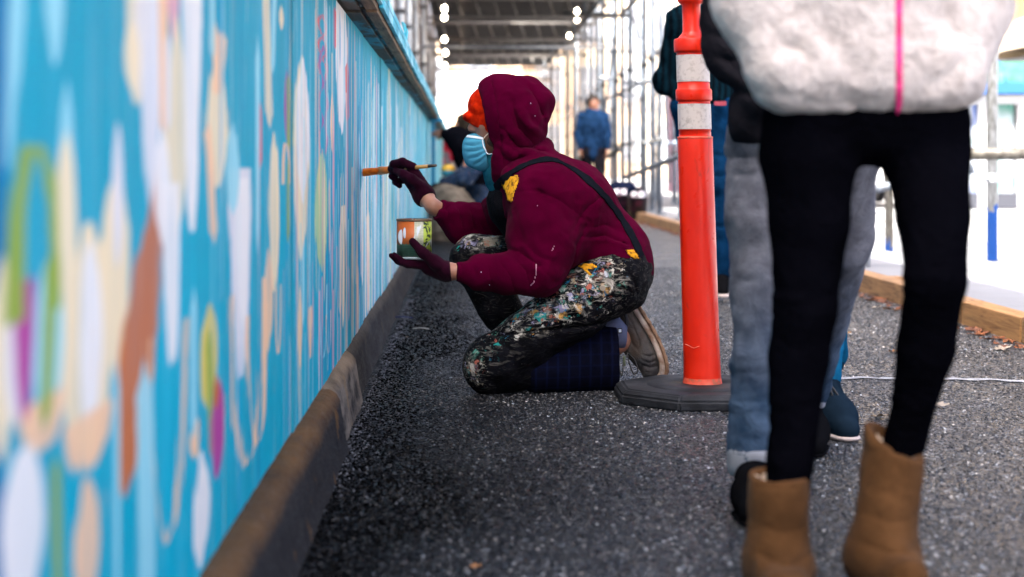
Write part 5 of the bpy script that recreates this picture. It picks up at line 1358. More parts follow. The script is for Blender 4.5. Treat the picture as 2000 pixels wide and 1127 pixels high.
# the back strap running along the silhouette down to the waistband
pts = [P(x, y, 5.27) for x, y in [(1205, 415), (1232, 455), (1246, 490), (1262, 516)]]
pts = smooth_path(pts, 24); ribbon('strap', pts, [Vector((.8, -.35, .45))] * len(pts), .034, .004, STR, pr)
YEL = cloth('yellow patch', (.72, .34, .02), .8, .25, 500, .3, 0, 0, ((.12, .05, .02), 55, .9))
def patch(name, bvh, poly, mat, root, thick=.0015, lift=.0012, sub=5):
    """a thin piece of cloth lying on the surface inside a pixel outline"""
    xs = [p[0] for p in poly]; ys = [p[1] for p in poly]; st_ = 2.0
    def inside(x, y):
        r = False; j = len(poly) - 1
        for i in range(len(poly)):
            if (poly[i][1] > y) != (poly[j][1] > y) and x < (poly[j][0] - poly[i][0]) * (y - poly[i][1]) / (poly[j][1] - poly[i][1] + 1e-9) + poly[i][0]: r = not r
            j = i
        return r
    nx, ny = int((max(xs) - min(xs)) / st_) + 2, int((max(ys) - min(ys)) / st_) + 2; idx = {}; V = []; Q = []
    for i in range(nx):
        for j in range(ny):
            x, y = min(xs) + i * st_, min(ys) + j * st_
            if inside(x, y):
                h, nn = hit(bvh, x, y)
                if h is not None:
                    if nn.y > 0: nn = -nn
                    idx[(i, j)] = len(V); V.append(h + nn * (lift + .0008 * math.sin(i * .9) * math.sin(j * .8)))
    for (i, j) in idx:
        k = [(i, j), (i + 1, j), (i + 1, j + 1), (i, j + 1)]
        if all(q in idx for q in k):
            q = [idx[z] for z in k]
            if max((V[q[0]] - V[q[2]]).length, (V[q[1]] - V[q[3]]).length) < .03: Q.append(q[::-1])
    if not Q: return None
    me = arr_mesh(name, V, Q); o = link(name, me, None, mat); attach(o, root)
    md = o.modifiers.new('thickness', 'SOLIDIFY'); md.thickness = thick; md.offset = 1; return o
def hit2(px, py):
    a, b = hit(hb, px, py), hit(ob_, px, py)
    return a if (b[0] is None or (a[0] is not None and a[0].y < b[0].y)) else b
class Two:
    def ray_cast(s, o, d):
        a, b = hb.ray_cast(o, d), ob_.ray_cast(o, d)
        if a[0] is None: return b
        if b[0] is None: return a
        return a if a[3] < b[3] else b
two = Two()
patch('yellow_patch', two, [(978, 350), (1012, 341), (1016, 352), (1006, 378), (1001, 398), (992, 392), (984, 370)], YEL, pr)
patch('yellow_print', hb, [(1219, 488), (1236, 486), (1247, 500), (1254, 518), (1247, 517), (1240, 508), (1228, 500)], YEL, pr)
patch('yellow_paint', ob_, [(1126, 520), (1142, 514), (1160, 516), (1172, 522), (1160, 526), (1150, 528), (1160, 540), (1150, 538), (1140, 528)], YEL, pr)
patch('black_bib', two, [(958, 345), (978, 352), (990, 394), (1000, 402), (1000, 470), (962, 470), (955, 420), (972, 380)], OVR, pr, .001, .0005) if False else None
# dried drips on the sleeve
DRP = M('dried pinkish paint', (.50, .22, .30), .6).m
for poly in ([(1041, 550), (1046, 530), (1044, 515), (1048, 514), (1050, 532), (1044, 552), (1036, 560), (1034, 558)], [(1077, 488), (1082, 476), (1084, 477), (1082, 489), (1077, 492)], [(1050, 512), (1053, 508), (1054, 520), (1051, 524)]):
    patch('paint_drip', hb, poly, DRP, pr, .0008, .0008)
rs = random.Random(4)
for i in range(5):
    px, py = rs.choice([(rs.uniform(960, 1060), rs.uniform(165, 330)), (rs.uniform(1010, 1110), rs.uniform(380, 520)), (rs.uniform(920, 1040), rs.uniform(520, 560))])
    h, nn = hit(hb, px, py)
    if h is None: continue
    bm = bmesh.new(); bmesh.ops.create_icosphere(bm, subdivisions=1, radius=rs.uniform(.0007, .0016)); bmesh.ops.transform(bm, matrix=Matrix.Translation(h), verts=bm.verts)
    attach(link('paint_speck', bm_mesh('paint_speck', bm), None, MSW), pr)
BTN = M('brass button', (.6, .5, .38), .35, Metallic=.6).m
h, nn = hit(ob_, 1177, 562)
if h is not None: attach(tube('button', [h, h + nn.normalized() * .006 * (1 if nn.y < 0 else -1)], .009, BTN, None, 14), pr)

# ---- the paint tin and the brush
tin = empty('paint_tin', (canC.x, canC.y, canB), 'open paint tin with orange, white and green label resting on the lower gloved hand', 'paint tin')
LBL = M('tin label', (.5, .3, .1), .45)
sp = LBL.n('ShaderNodeSeparateXYZ'); LBL.l(LBL.co, sp.inputs[0])
xx, zz_ = sp.outputs[0], sp.outputs[2]
nz = LBL.noise(45, 5, dist=1.5).outputs[0]
left = LBL.math('LESS_THAN', xx, .002); low = LBL.math('LESS_THAN', LBL.math('ADD', zz_, LBL.math('MULTIPLY', nz, .03)), .060); right = LBL.math('GREATER_THAN', xx, .030)
txt = LBL.n('ShaderNodeTexWave'); txt.bands_direction = 'Z'; txt.inputs['Scale'].default_value = 62; txt.inputs['Distortion'].default_value = 0; LBL.l(LBL.co, txt.inputs[0])
tx = LBL.math('MULTIPLY', LBL.math('GREATER_THAN', txt.outputs[1], .55), LBL.math('GREATER_THAN', LBL.noise(150, 2, LBL.map((1, 1, .3))).outputs[0], .45))
txf = LBL.math('MULTIPLY', tx, .45)
c = LBL.mix(txf, (.52, .50, .34), (.10, .20, .13))
c = LBL.mix(left, c, (.58, .13, .02))
c = LBL.mix(LBL.math('MULTIPLY', low, LBL.math('SUBTRACT', 1.0, right)), c, LBL.mix(txf, (.14, .30, .19), (.04, .10, .07)))
c = LBL.mix(right, c, LBL.mix(LBL.math('GREATER_THAN', nz, .52), (.42, .52, .06), (.02, .04, .015)))
dr = LBL.ramp(LBL.noise(24, 4, LBL.map((1, 1, .5)), dist=1).outputs[0], [(.60, 0.0), (.64, 1.0)])
c = LBL.mix(dr, c, (.62, .66, .66)); LBL.color(c)
lathe('can', [(0, .003), (canR * .96, .003), (canR, .0), (canR, canT - canB), (canR * .965, canT - canB - .001), (canR * .965, .02), (0, .02)], LBL.m, tin, 40)
lathe('rim', [(canR + .0005, canT - canB - .006), (canR + .0022, canT - canB - .002), (canR + .001, canT - canB + .001), (canR - .005, canT - canB + .0005)], M('tin rim', (.15, .10, .06), .4, Metallic=.4).m, tin, 40)
lathe('bottom_rim', [(canR - .001, -.001), (canR + .0022, .002), (canR + .0005, .006)], M('pale metal rim', (.60, .68, .66), .35, Metallic=.2).m, tin, 40)
lathe('paint', [(0, canT - canB - .03), (canR * .96, canT - canB - .03)], M('orange paint', (.8, .18, .02), .15).m, tin, 32)
DW = M('dried white drip', (.75, .78, .80), .4).m
patch_pts = [(785, 463, 8, 15), (791, 455, 4, 11)]
for (px, py, rx, ry) in patch_pts:
    bm = bmesh.new()
    c0 = P(px, py, 5.06)
    bmesh.ops.create_uvsphere(bm, u_segments=16, v_segments=10, radius=1); 
    xr = (px - 809) / 34.0; yv = canC.y - math.sqrt(max(0, 1 - xr * xr)) * canR
    bmesh.ops.transform(bm, matrix=Matrix.Translation((c0.x, yv, c0.z)) @ Matrix.Diagonal((rx / 630, .003, ry / 630, 1)), verts=bm.verts)
    attach(link('white_drip', bm_mesh('white_drip', bm, True), None, DW), tin)
br = empty('paint_brush', (brushA.x, brushA.y, brushA.z), 'paint brush loaded with orange paint held against the mural in the upper gloved hand', 'paint brush')
d = (brushB - brushA)
OP = M('wet orange paint bristles', (.85, .17, .015), .5, Specular_IOR_Level=.15); OP.color(OP.ramp(OP.noise(60, 4, OP.map((.2, 1, 1))).outputs[0], [(.35, (.75, .10, .004)), (.6, (1.0, .20, .008))])); OP.bump(OP.noise(200, 2, OP.map((.1, 1, 1))).outputs[0], .6, .002)
Bb = Body().cap(brushA + d * .01, brushA + d * .24, .0145, .0120, .005, ((0, 1, 0), 1.4)); Bb.cut(brushA + Vector((.0015, 0, 0)), (-1, 0, 0))
Bb.obj('bristles', .0025, OP.m, br, [(.0008, (40, 300, 300))])
attach(tube('ferrule', [brushA + d * .24, brushA + d * .42], [.0150, .0115], M('orange smeared ferrule', (.80, .20, .02), .4).m, None, 14), br)
attach(tube('handle', [brushA + d * .42, brushA + d * .52, brushA + d * .72, brushA + d * .90], [.0095, .0105, .0072, .0062], M('yellow wooden handle', (.48, .27, .07), .45).m, None, 12), br)
attach(tube('handle_tip', [brushA + d * .90, brushB], [.0062, .0045], M('dark handle tip', (.07, .05, .03), .5).m, None, 12), br)

# ================================================================ the other people
FUZ = M('white pile fleece', (.6, .54, .5), .95, Sheen_Weight=.1, Specular_IOR_Level=.1)
fn = FUZ.noise(38, 5, dist=.8); FUZ.color(FUZ.ramp(fn.outputs[0], [(.3, (.44, .38, .35)), (.6, (.63, .56, .52))])); FUZ.bump(fn.outputs[0], .8, .012); FUZ.bump(FUZ.noise(160, 4).outputs[0], .7, .005); FUZ = FUZ.m
LEG = cloth('black leggings', (.0018, .0018, .0030), .8, .3, 900, .1, .5)
UGG = cloth('tan suede', (.085, .040, .016), .95, .35, 500, .3, .25, .08)
LIN = cloth('cream sheepskin lining', (.62, .50, .40), .95, .3, 200, .6)
BLK = cloth('black jersey', (.012, .011, .014), .9, .4, 800, .3, .35)
def _gj():
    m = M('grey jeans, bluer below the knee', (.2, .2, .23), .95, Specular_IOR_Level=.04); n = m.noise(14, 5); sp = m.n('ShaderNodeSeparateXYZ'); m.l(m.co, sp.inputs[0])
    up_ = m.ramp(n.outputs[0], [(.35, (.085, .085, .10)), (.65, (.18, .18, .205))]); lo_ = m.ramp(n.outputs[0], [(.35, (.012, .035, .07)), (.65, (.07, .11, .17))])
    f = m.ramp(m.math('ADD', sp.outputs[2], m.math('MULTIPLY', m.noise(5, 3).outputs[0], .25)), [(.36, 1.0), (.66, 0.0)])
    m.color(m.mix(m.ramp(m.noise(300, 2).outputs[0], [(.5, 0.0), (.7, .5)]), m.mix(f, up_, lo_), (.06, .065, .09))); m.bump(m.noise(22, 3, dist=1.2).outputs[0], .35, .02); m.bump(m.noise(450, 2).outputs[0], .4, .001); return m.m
GJN = _gj()
GJ0 = cloth('grey melange jeans', (.20, .20, .235), .9, .35, 450, .5, .2, 0, ((.07, .075, .11), 300, .5))
BJN = cloth('blue denim', (.003, .022, .060), .85, .5, 700, .4, .3)
CJN = cloth('bright blue denim', (.008, .10, .20), .85, .4, 700, .4, .2)
DSH = cloth('dark knit trainer', (.008, .016, .026), .8, .4, 600, .4)
WSL = M('off white sole', (.72, .58, .52), .6).m
def body_of(root, hc, face, neck, chest, pelvis, arms, legs, h=.011, t=.78, l=.66):
    B = Body(); head_ops(B, hc, face, 1.0)
    B.cap(hc + Vector((0, 0, -.09)), neck, .052, .055, .02)
    B.cap(neck + Vector((0, 0, -.04)), chest, .09 * t, .115 * t, .05, ((1, 0, 0), 1.3)); B.cap(chest, pelvis, .11 * t, .10 * t, .05, ((1, 0, 0), 1.25))
    for (s, e, w, hd, pn) in arms:
        B.chain([s, e, w], [.045, .038, .025], .02); hand_ops(B, w, hd, pn, 1, 1.0, (.6, .65, .7, .8))
    for (hp, kn, an, toe) in legs:
        B.chain([hp, kn, kn.lerp(an, .35), an], [.078 * l, .052 * l, .05 * l, .034 * l], .03 * l); B.cap(an, toe + Vector((0, .05, 0)), .026 * l, .012, .01)
    return B.obj('body', h, SKIN, root)
def hair(root, hc, mat, r=(.105, .09, .11), long=0):
    K = Body().ell(hc + Vector((0, .012, .015)), r, None, .02)
    if long: K.cap(hc + Vector((0, .05, -.02)), hc + Vector((0, .06, -long)), .075, .05, .03)
    K.sub(hc + Vector((0, -.10, -.05)), (.075, .07, .09), None, .02)
    K.obj('hair', .009, mat, root, [(-.006, (40, 40, 20))])

# --- woman in the white fleece, nearest
wr = empty('person', (.654, 2.67, 0), 'person in white fleece with pink zip, black leggings and tan sheepskin boots, nearest the camera', 'person')
Yw = 2.67
hipL, knL, anL = P(1578, 300, Yw), P(1572, 600, 2.66), P(1543, 900, 2.68)
hipR, knR, anR = P(1806, 300, Yw), P(1826, 545, 2.55), P(1768, 860, 2.66)
hcw = Vector((.66, 2.66, 1.53))
aL = (P(1500, -330, Yw), P(1478, 0, 2.68), P(1575, 100, 2.66), (.6, 0, -.4), (.4, .9, 0)); aR = (P(1870, -330, Yw), P(1890, 20, 2.68), P(1815, 100, 2.66), (-.6, 0, -.4), (-.4, .9, 0))
body_of(wr, hcw, (0, -1, -.05), Vector((.66, 2.67, 1.38)), Vector((.655, 2.67, 1.18)), P(1690, 205, Yw), [aL, aR], [(hipL, knL, anL, P(1530, 1160, 2.62)), (hipR, knR, anR, P(1755, 1180, 2.60))], .012)
hair(wr, hcw, HAIR, (.105, .10, .115), .3)
F = Body()
F.cap(P(1690, -330, Yw), P(1690, -60, Yw), .145, .165, .05, ((0, 1, 0), .75)); F.cap(P(1690, -60, Yw), P(1692, 110, Yw), .168, .176, .05, ((0, 1, 0), .78))
F.cap(P(1690, -480, Yw), P(1690, -330, Yw), .07, .13, .05)
F.cap(P(1500, -330, Yw), P(1482, 0, 2.66), .065, .062, .04); F.cap(P(1482, 0, 2.66), P(1530, 125, 2.60), .062, .050, .05)
F.cap(P(1870, -330, Yw), P(1884, 10, 2.66), .065, .062, .04); F.cap(P(1884, 10, 2.66), P(1848, 130, 2.60), .062, .052, .05)
F.cap(P(1545, 150, 2.60), P(1840, 165, 2.60), .048, .048, .05)
F.cut(P(1690, 218, 2.62), (.04, 0, -1), .03)
for pts, w, a in [([(1500, 110), (1560, 90), (1600, 130)], .012, .012), ([(1510, 60), (1560, 110), (1575, 170)], .012, .012), ([(1600, 170), (1680, 195), (1740, 190)], .010, .010), ([(1790, 180), (1850, 150), (1880, 110)], .012, .012), ([(1830, 20), (1870, 60), (1900, 120)], .014, .010), ([(1620, 40), (1640, 110), (1700, 160)], .016, .007), ([(1480, 170), (1600, 195), (1740, 210)], .006, .006), ([(1755, -200), (1755, 225)], .012, .008)]:
    F.crease([P(x, y, 2.55) for x, y in pts], w, a, 2.7)
flc = F.obj('fleece_jacket', .009, FUZ, wr, [(-.006, (7, 7, 5)), (.0025, (40, 40, 40)), (.002, (120, 120, 120))])
fb = bvh_of(flc)
PNK = M('pink zip tape', (.72, .015, .16), .6); PNK.color(PNK.ramp(PNK.noise(60, 4).outputs[0], [(.35, (.45, .008, .09)), (.6, (.80, .03, .22))])); PNK = PNK.m
a, b = on(fb, [(1756, -160), (1755, 0), (1755, 100), (1756, 218)], 50, .001); ribbon('zip', a, [Vector((.05, -1, 0))] * len(a), .0105, .003, PNK, wr)
L_ = Body()
L_.cap(P(1600, 222, Yw), P(1780, 222, Yw), .070, .070, .03).cap(P(1690, 130, Yw), P(1690, 200, Yw), .09, .09, .05, ((1, 0, 0), 1.5)).cap(P(1640, 225, 2.70), P(1740, 225, 2.70), .072, .072, .03)
L_.cap(P(1585, 250, Yw), P(1578, 300, Yw), .078, .077, .02).chain([P(1578, 300, Yw), P(1580, 430, 2.665), knL, P(1560, 700, 2.68), anL, P(1540, 960, 2.68)], [.077, .063, .050, .047, .036, .035], .012)
L_.cap(P(1802, 250, Yw), P(1808, 300, Yw), .076, .070, .02).chain([P(1808, 300, Yw), P(1822, 420, 2.60), knR, P(1808, 680, 2.60), anR, P(1752, 930, 2.66)], [.069, .056, .047, .043, .031, .030], .012)
for yy in range(330, 560, 17): L_.crease([P(1505, yy, 2.5), P(1570, yy + 8, 2.5), P(1640, yy - 2, 2.5)], .003, .0015); L_.crease([P(1740, yy, 2.5), P(1810, yy + 8, 2.5), P(1880, yy - 2, 2.5)], .003, .0015)
for (cx, ys) in ((1572, (585, 610, 640)), (1828, (530, 556, 585)), (1545, (840, 862, 884)), (1775, (790, 812, 834))):
    for k_, yy in enumerate(ys): L_.crease([P(cx - 55, yy, 2.5), P(cx, yy + (7 if k_ % 2 else -6), 2.5), P(cx + 50, yy + 2, 2.5)], .004, .004)
L_.obj('leggings', .007, LEG, wr, [(-.0015, (12, 12, 40))])
def boot(root, top, bot, toe, heel, r, tilt=(0, 0, 1)):
    ax = (top - bot).normalized()
    b = Body(); b.cap(bot, top + ax * .05, r * .95, r, .02)
    b.cap(bot, toe, r * .93, r * .72, .05, ((0, 0, 1), .95)).cap(bot, heel, r * .9, r * .85, .03)
    b.cut(top, Vector(tilt)); b.sub(top + ax * .02, (r * .82, r * .82, .075), ax.to_track_quat('Z', 'Y').to_matrix(), .006)
    b.cap(bot - ax * .02 + Vector((0, -r * .7, 0)), bot + Vector((0, -r * .9, 0)), .01, .01, .02)
    zc = bot.z + .03
    for dz, a_ in ((.0, .006), (.045, .003)): b.crease([bot + ax * (.03 + dz) + Vector((-r * 1.1, 0, .004)), bot + ax * (.022 + dz), bot + ax * (.03 + dz) + Vector((r * 1.1, 0, 0))], .005, a_)
    b.crease([top + ax * -.012 + Vector((-r, 0, 0)), top + ax * -.012 + Vector((r, 0, 0))], .0025, .0025)
    b.obj('boot', .0055, UGG, root, [(-.003, (20, 20, 20)), (.0012, (80, 80, 80))])
    l = Body().cap(bot + ax * .04, top - ax * .008, r * .84, r * .86, .01); l.sub(top + ax * .01, (r * .74, r * .74, .06), ax.to_track_quat('Z', 'Y').to_matrix(), .004); l.cut(top - ax * .002, Vector(tilt)); l.obj('boot_lining', .006, LIN, root, [(.0012, (90, 90, 90))])
    s = Body(); s.cap(heel + Vector((0, 0, -r * .72)), toe + Vector((0, 0, -r * .58)), r * .95, r * .8, .01, ((0, 0, 1), .22)); s.obj('sole', .006, WSL, root)
tL = P(1520, 926, 2.67); bL = P(1520, 1108, 2.67)
boot(wr, tL, bL, Vector((bL.x - .01, 2.54, .055)), Vector((bL.x, 2.70, .058)), .0485, (0, -.10, 1))
tR = P(1748, 862, 2.64); bR = P(1722, 1090, 2.62)
boot(wr, tR, bR, Vector((bR.x + .014, 2.53, .08)), Vector((bR.x + .004, 2.66, .085)), .0490, (.50, -.35, 1))

# --- walker in grey jeans and black hoodie
br_ = empty('person', (.74, 3.55, 0), 'walker in grey jeans and black hooded top half hidden behind the white fleece', 'person')
Yb = 3.55
hcb = Vector((.745, 3.55, 1.62))
hpL, kL_, aL_ = P(1502, 290, Yb), P(1486, 560, 3.5), P(1474, 872, 3.46)
hpR, kR_, aR_ = P(1640, 290, Yb), P(1640, 470, 3.7), P(1575, 740, 4.1)
body_of(br_, hcb, (0, -1, -.05), Vector((.745, 3.55, 1.46)), Vector((.745, 3.56, 1.24)), P(1572, 250, Yb),
        [(P(1455, -300, Yb), P(1432, 50, Yb), P(1492, 165, 3.52), (.8, 0, -.3), (.3, .9, 0)), (P(1690, -300, Yb), P(1712, 50, Yb), P(1650, 165, 3.52), (-.8, 0, -.3), (-.3, .9, 0))],
        [(hpL, kL_, aL_, Vector((aL_.x, 3.33, .04))), (hpR, kR_, aR_, Vector((aR_.x, 4.0, .04)))], .012)
hair(br_, hcb, HAIR)
h_ = Body(); h_.cap(P(1572, -260, Yb), P(1572, 230, Yb), .165, .160, .05, ((0, 1, 0), .72)); h_.cap(P(1572, -420, Yb), P(1572, -260, Yb), .08, .15, .05, ((0, 1, 0), .8))
h_.chain([P(1462, -300, Yb), P(1434, 40, 3.55), P(1440, 95, 3.53)], [.068, .063, .062], .03).chain([P(1440, 95, 3.53), P(1500, 190, 3.44)], [.062, .048], .04)
h_.chain([P(1682, -300, Yb), P(1712, 60, 3.55), P(1650, 190, 3.44)], [.068, .063, .048], .03)
h_.cap(P(1480, 235, 3.5), P(1660, 235, 3.5), .062, .062, .03); h_.cut(P(1572, 281, 3.5), (0, 0, -1), .012)
for pts in ([(1385, 20), (1420, 40), (1450, 20)], [(1380, 60), (1420, 80), (1470, 70)], [(1390, 110), (1430, 120), (1470, 105)], [(1400, 90), (1440, 150), (1480, 170)], [(1415, 160), (1450, 185), (1480, 200)], [(1400, -20), (1430, 0), (1460, -20)]):
    h_.crease([P(x, y, 3.5) for x, y in pts], .008, .010, 3.6)
h_.obj('hooded_top', .008, BLK, br_, [(-.006, (14, 14, 14))])
j = Body(); j.cap(P(1520, 268, Yb), P(1630, 268, Yb), .105, .105, .05)
j.chain([P(1503, 290, Yb), P(1490, 420, 3.52), P(1488, 560, 3.5), P(1484, 700, 3.48), P(1478, 880, 3.46)], [.088, .073, .058, .056, .056], .02)
j.chain([P(1636, 290, Yb), P(1640, 470, 3.7), P(1600, 620, 3.95), P(1570, 760, 4.12)], [.086, .066, .062, .058], .02)
for i, yy in enumerate((300, 318, 335, 420, 540, 565, 700, 740, 780, 820, 850)): j.crease([P(1425, yy, 3.4), P(1470, yy + 10 * (-1) ** i, 3.4), P(1520, yy - 4, 3.4)], .005, .004, 3.6)
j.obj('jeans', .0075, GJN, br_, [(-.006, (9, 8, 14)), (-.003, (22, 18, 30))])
cf = cloth('pale rolled cuff', (.32, .33, .36), .9, .2, 600, .3)
for (a, b, r) in ((P(1478, 882, 3.46), P(1476, 908, 3.46), .063), (P(1571, 758, 4.12), P(1568, 780, 4.13), .060)):
    q = Body().cap(a, b, r, r * .97, .01); q.cut(b + Vector((0, 0, -.02)), (0, 0, -1)); q.cut(a + Vector((0, 0, .012)), (0, 0, 1)); q.obj('cuff', .007, cf, br_, [(.003, (20, 20, 20))])
BSH = cloth('black shoe cloth', (.006, .006, .007), .7, .3, 300, .3)
shoe(br_, 'shoe', Vector((aL_.x + .02, 3.50, .0)), Vector((aL_.x - .045, 3.23, .0)), P(1476, 920, 3.45), (0, 0, 1), .095, BSH, BSH, None, .008)
shoe(br_, 'shoe', Vector((aR_.x, 4.22, .03)), Vector((aR_.x, 3.98, .002)), P(1568, 790, 4.14), (0, -.1, 1), .095, BSH, BSH, None, .009)

# --- third walker, only legs in view
cr_ = empty('person', (1.0, 4.6, 0), 'walker in bright blue jeans and dark trainers with pink laces, seen between the nearer legs', 'person')
hcc = Vector((1.0, 4.62, 1.66))
h1, k1, a1 = P(1630, 300, 4.62), P(1612, 530, 4.5), P(1603, 745, 4.42); h2, k2, a2 = P(1560, 300, 4.66), P(1590, 520, 4.8), P(1624, 690, 5.04)
body_of(cr_, hcc, (0, -1, -.05), Vector((1.0, 4.62, 1.50)), Vector((1.0, 4.62, 1.28)), P(1595, 240, 4.64),
        [(Vector((.83, 4.62, 1.42)), Vector((.80, 4.68, 1.14)), Vector((.84, 4.58, .92)), (0, -.2, -1), (1, 0, 0)), (Vector((1.17, 4.62, 1.42)), Vector((1.20, 4.66, 1.14)), Vector((1.16, 4.52, .92)), (0, -.2, -1), (-1, 0, 0))],
        [(h1, k1, a1, Vector((a1.x + .03, 4.25, .04))), (h2, k2, a2, P(1620, 735, 4.9))], .012)
hair(cr_, hcc, HAIR, (.105, .095, .115), .2)
q = Body(); q.cap(Vector((1.0, 4.62, 1.40)), Vector((1.0, 4.62, .93)), .16, .155, .05, ((0, 1, 0), .7))
for s in (-1, 1): q.chain([Vector((1 + s * .17, 4.62, 1.40)), Vector((1 + s * .20, 4.67, 1.14)), Vector((1 + s * .16, 4.55, .96))], [.06, .052, .04], .03)
q.obj('jumper', .010, BLK, cr_, [(-.006, (12, 12, 12))])
q = Body(); q.cap(P(1560, 270, 4.64), P(1630, 270, 4.64), .105, .105, .05).chain([P(1634, 300, 4.62), P(1620, 420, 4.55), P(1612, 530, 4.5), P(1608, 640, 4.45), P(1604, 735, 4.42)], [.086, .070, .058, .054, .048], .02)
q.chain([P(1565, 300, 4.66), k2, P(1612, 620, 4.95), a2], [.085, .060, .055, .048], .02)
q.obj('jeans', .008, CJN, cr_, [(-.006, (12, 12, 9))])
PKL = M('pink lace', (.65, .02, .18), .7).m
shoe(cr_, 'shoe', Vector((.965, 4.50, .0)), Vector((1.005, 4.235, .0)), P(1605, 750, 4.42), (0, 0, 1), .102, DSH, WSL, None, .006, .022, PKL)
attach(tube('lace', smooth_path([P(1618, 748, 4.36), P(1624, 765, 4.33), P(1630, 788, 4.33)], 10), .003, DKL, None, 6), cr_)
attach(tube('lace', smooth_path([P(1622, 752, 4.36), P(1634, 768, 4.33), P(1642, 786, 4.33)], 10), .003, DKL, None, 6), cr_)
shoe(cr_, 'shoe', P(1637, 690, 5.14), P(1627, 764, 4.97), P(1622, 700, 5.04), Vector((-.92, -.2, .35)), .090, DSH, WSL, None, .007, .030)

# --- man in dark jeans behind the orange post
dr_ = empty('person', (1.27, 8.6, 0), 'passer-by in dark checked jacket and blue jeans behind the orange post', 'person')
Yd = 8.6; hcd = Vector((1.27, 8.58, 1.68))
hh1, kk1, aa1 = P(1404, 215, Yd), P(1411, 370, 8.55), P(1408, 540, 8.6); hh2, kk2, aa2 = P(1352, 215, Yd), P(1355, 365, 8.7), P(1362, 500, 9.0)
sL, eL, wL = P(1330, 40, Yd), P(1297, 155, 8.7), P(1345, 190, 8.55); sR, eR, wR = P(1425, 40, Yd), P(1452, 150, 8.65), P(1448, 222, 8.6)
body_of(dr_, hcd, (.1, -1, -.05), Vector((1.27, 8.6, 1.53)), P(1378, 90, Yd), P(1378, 200, Yd), [(sL, eL, wL, (.9, -.2, -.3), (0, 1, 0)), (sR, eR, wR, (0, -.2, -1), (-1, 0, 0))],
        [(hh1, kk1, aa1, P(1412, 572, 8.42)), (hh2, kk2, aa2, P(1362, 560, 8.85))], .014)
hair(dr_, hcd, HAIR)
CHK = M('dark teal checked cloth', (.006, .03, .045), .95, Specular_IOR_Level=0); v1 = CHK.n('ShaderNodeTexWave'); v1.inputs['Scale'].default_value = 9; v1.inputs['Distortion'].default_value = 3; CHK.l(CHK.co, v1.inputs[0])
CHK.color(CHK.mix(v1.outputs[1], (.002, .004, .006), (.003, .014, .022))); CHK.bump(CHK.noise(16, 3).outputs[0], .5, .02); CHK = CHK.m
q = Body(); q.cap(P(1378, 60, Yd), P(1378, 185, Yd), .17, .165, .05, ((0, 1, 0), .7)).cap(P(1378, 20, Yd), P(1378, 60, Yd), .09, .16, .05)
q.cap(sL + Vector((0, 0, -.02)), sL + Vector((-.01, 0, -.04)), .082, .078, .03).cap(sL, P(1312, 105, 8.65), .07, .055, .02).cap(P(1318, 105, 8.65), P(1300, 160, 8.68), .055, .062, .03).cap(P(1300, 160, 8.68), P(1345, 188, 8.55), .055, .045, .03)
q.chain([sR, eR, wR], [.068, .055, .042], .03); q.cut(P(1378, 205, Yd), (0, 0, -1), .01)
q.obj('jacket', .011, CHK, dr_, [(-.012, (10, 10, 10))])
q = Body(); q.cap(P(1352, 208, Yd), P(1404, 208, Yd), .11, .11, .05).chain([P(1402, 218, Yd), P(1410, 300, 8.57), P(1412, 372, 8.55), P(1412, 450, 8.57), P(1408, 535, 8.6)], [.095, .078, .065, .062, .058], .02)
q.chain([hh2, kk2, aa2], [.092, .065, .058], .02)
for yy in (300, 340, 372, 380, 440): q.crease([P(1390, yy, 8.4), P(1412, yy + 5, 8.4), P(1432, yy, 8.4)], .012, .012)
q.obj('jeans', .011, BJN, dr_, [(-.008, (8, 8, 8))])
attach(box('belt_label', (P(1395, 205, 8.45).x, 8.44, P(1395, 206, 8.45).z), (P(1418, 205, 8.45).x, 8.452, P(1395, 198, 8.45).z), M('red label', (.3, .03, .05), .7).m), dr_)
shoe(dr_, 'shoe', P(1404, 560, 8.72) * 1, P(1414, 585, 8.42), P(1407, 550, 8.62), (0, -.05, 1), .10, BSH, WSL, None, .010, .03)
shoe(dr_, 'shoe', Vector((P(1362, 300, 9.05).x, 9.1, .04)), Vector((P(1362, 300, 9.05).x, 8.84, .0)), aa2, (0, -.15, 1), .10, BSH, WSL, None, .012, .03)

# --- painter farther along the hoarding
er = empty('person', (.1, 16, 0), 'second painter in black top and paint stained overalls kneeling farther along the hoarding', 'person')
Ye = 16.0; hce = P(908, 246, Ye)
sh1, el1, w1 = P(925, 292, 15.8), P(905, 345, 15.7), P(868, 360, 15.75); sh2, el2, w2 = P(925, 292, 16.2), P(895, 290, 16.3), P(868, 263, 16.3)
B = Body(); head_ops(B, hce, (-1, -.1, 0), 1.0); B.cap(hce + Vector((.01, 0, -.09)), P(920, 280, Ye), .055, .06, .03).cap(P(925, 295, Ye), P(948, 390, Ye), .12, .12, .05)
B.chain([sh1, el1, w1], [.05, .04, .026], .02); hand_ops(B, w1, (-1, 0, 0), (0, 0, -1)); B.chain([sh2, el2, w2], [.05, .04, .026], .02); hand_ops(B, w2, (-1, 0, .2), (0, 1, 0))
B.chain([P(950, 400, 15.9), P(915, 452, 15.85), P(985, 457, 15.9)], [.09, .06, .04], .02).chain([P(950, 400, 16.1), P(912, 410, 16.15), P(925, 460, 16.15)], [.09, .06, .04], .02)
B.obj('body', .014, SKIN, er)
q = Body().ell(hce + Vector((.01, 0, .01)), (.105, .095, .11), None, .02); q.sub(hce + Vector((-.1, 0, -.03)), (.06, .06, .08), None, .02); q.obj('hair', .012, cloth('brown hair', (.03, .022, .015), .9, .5, 60, .8), er, [(-.012, (30, 30, 30))])
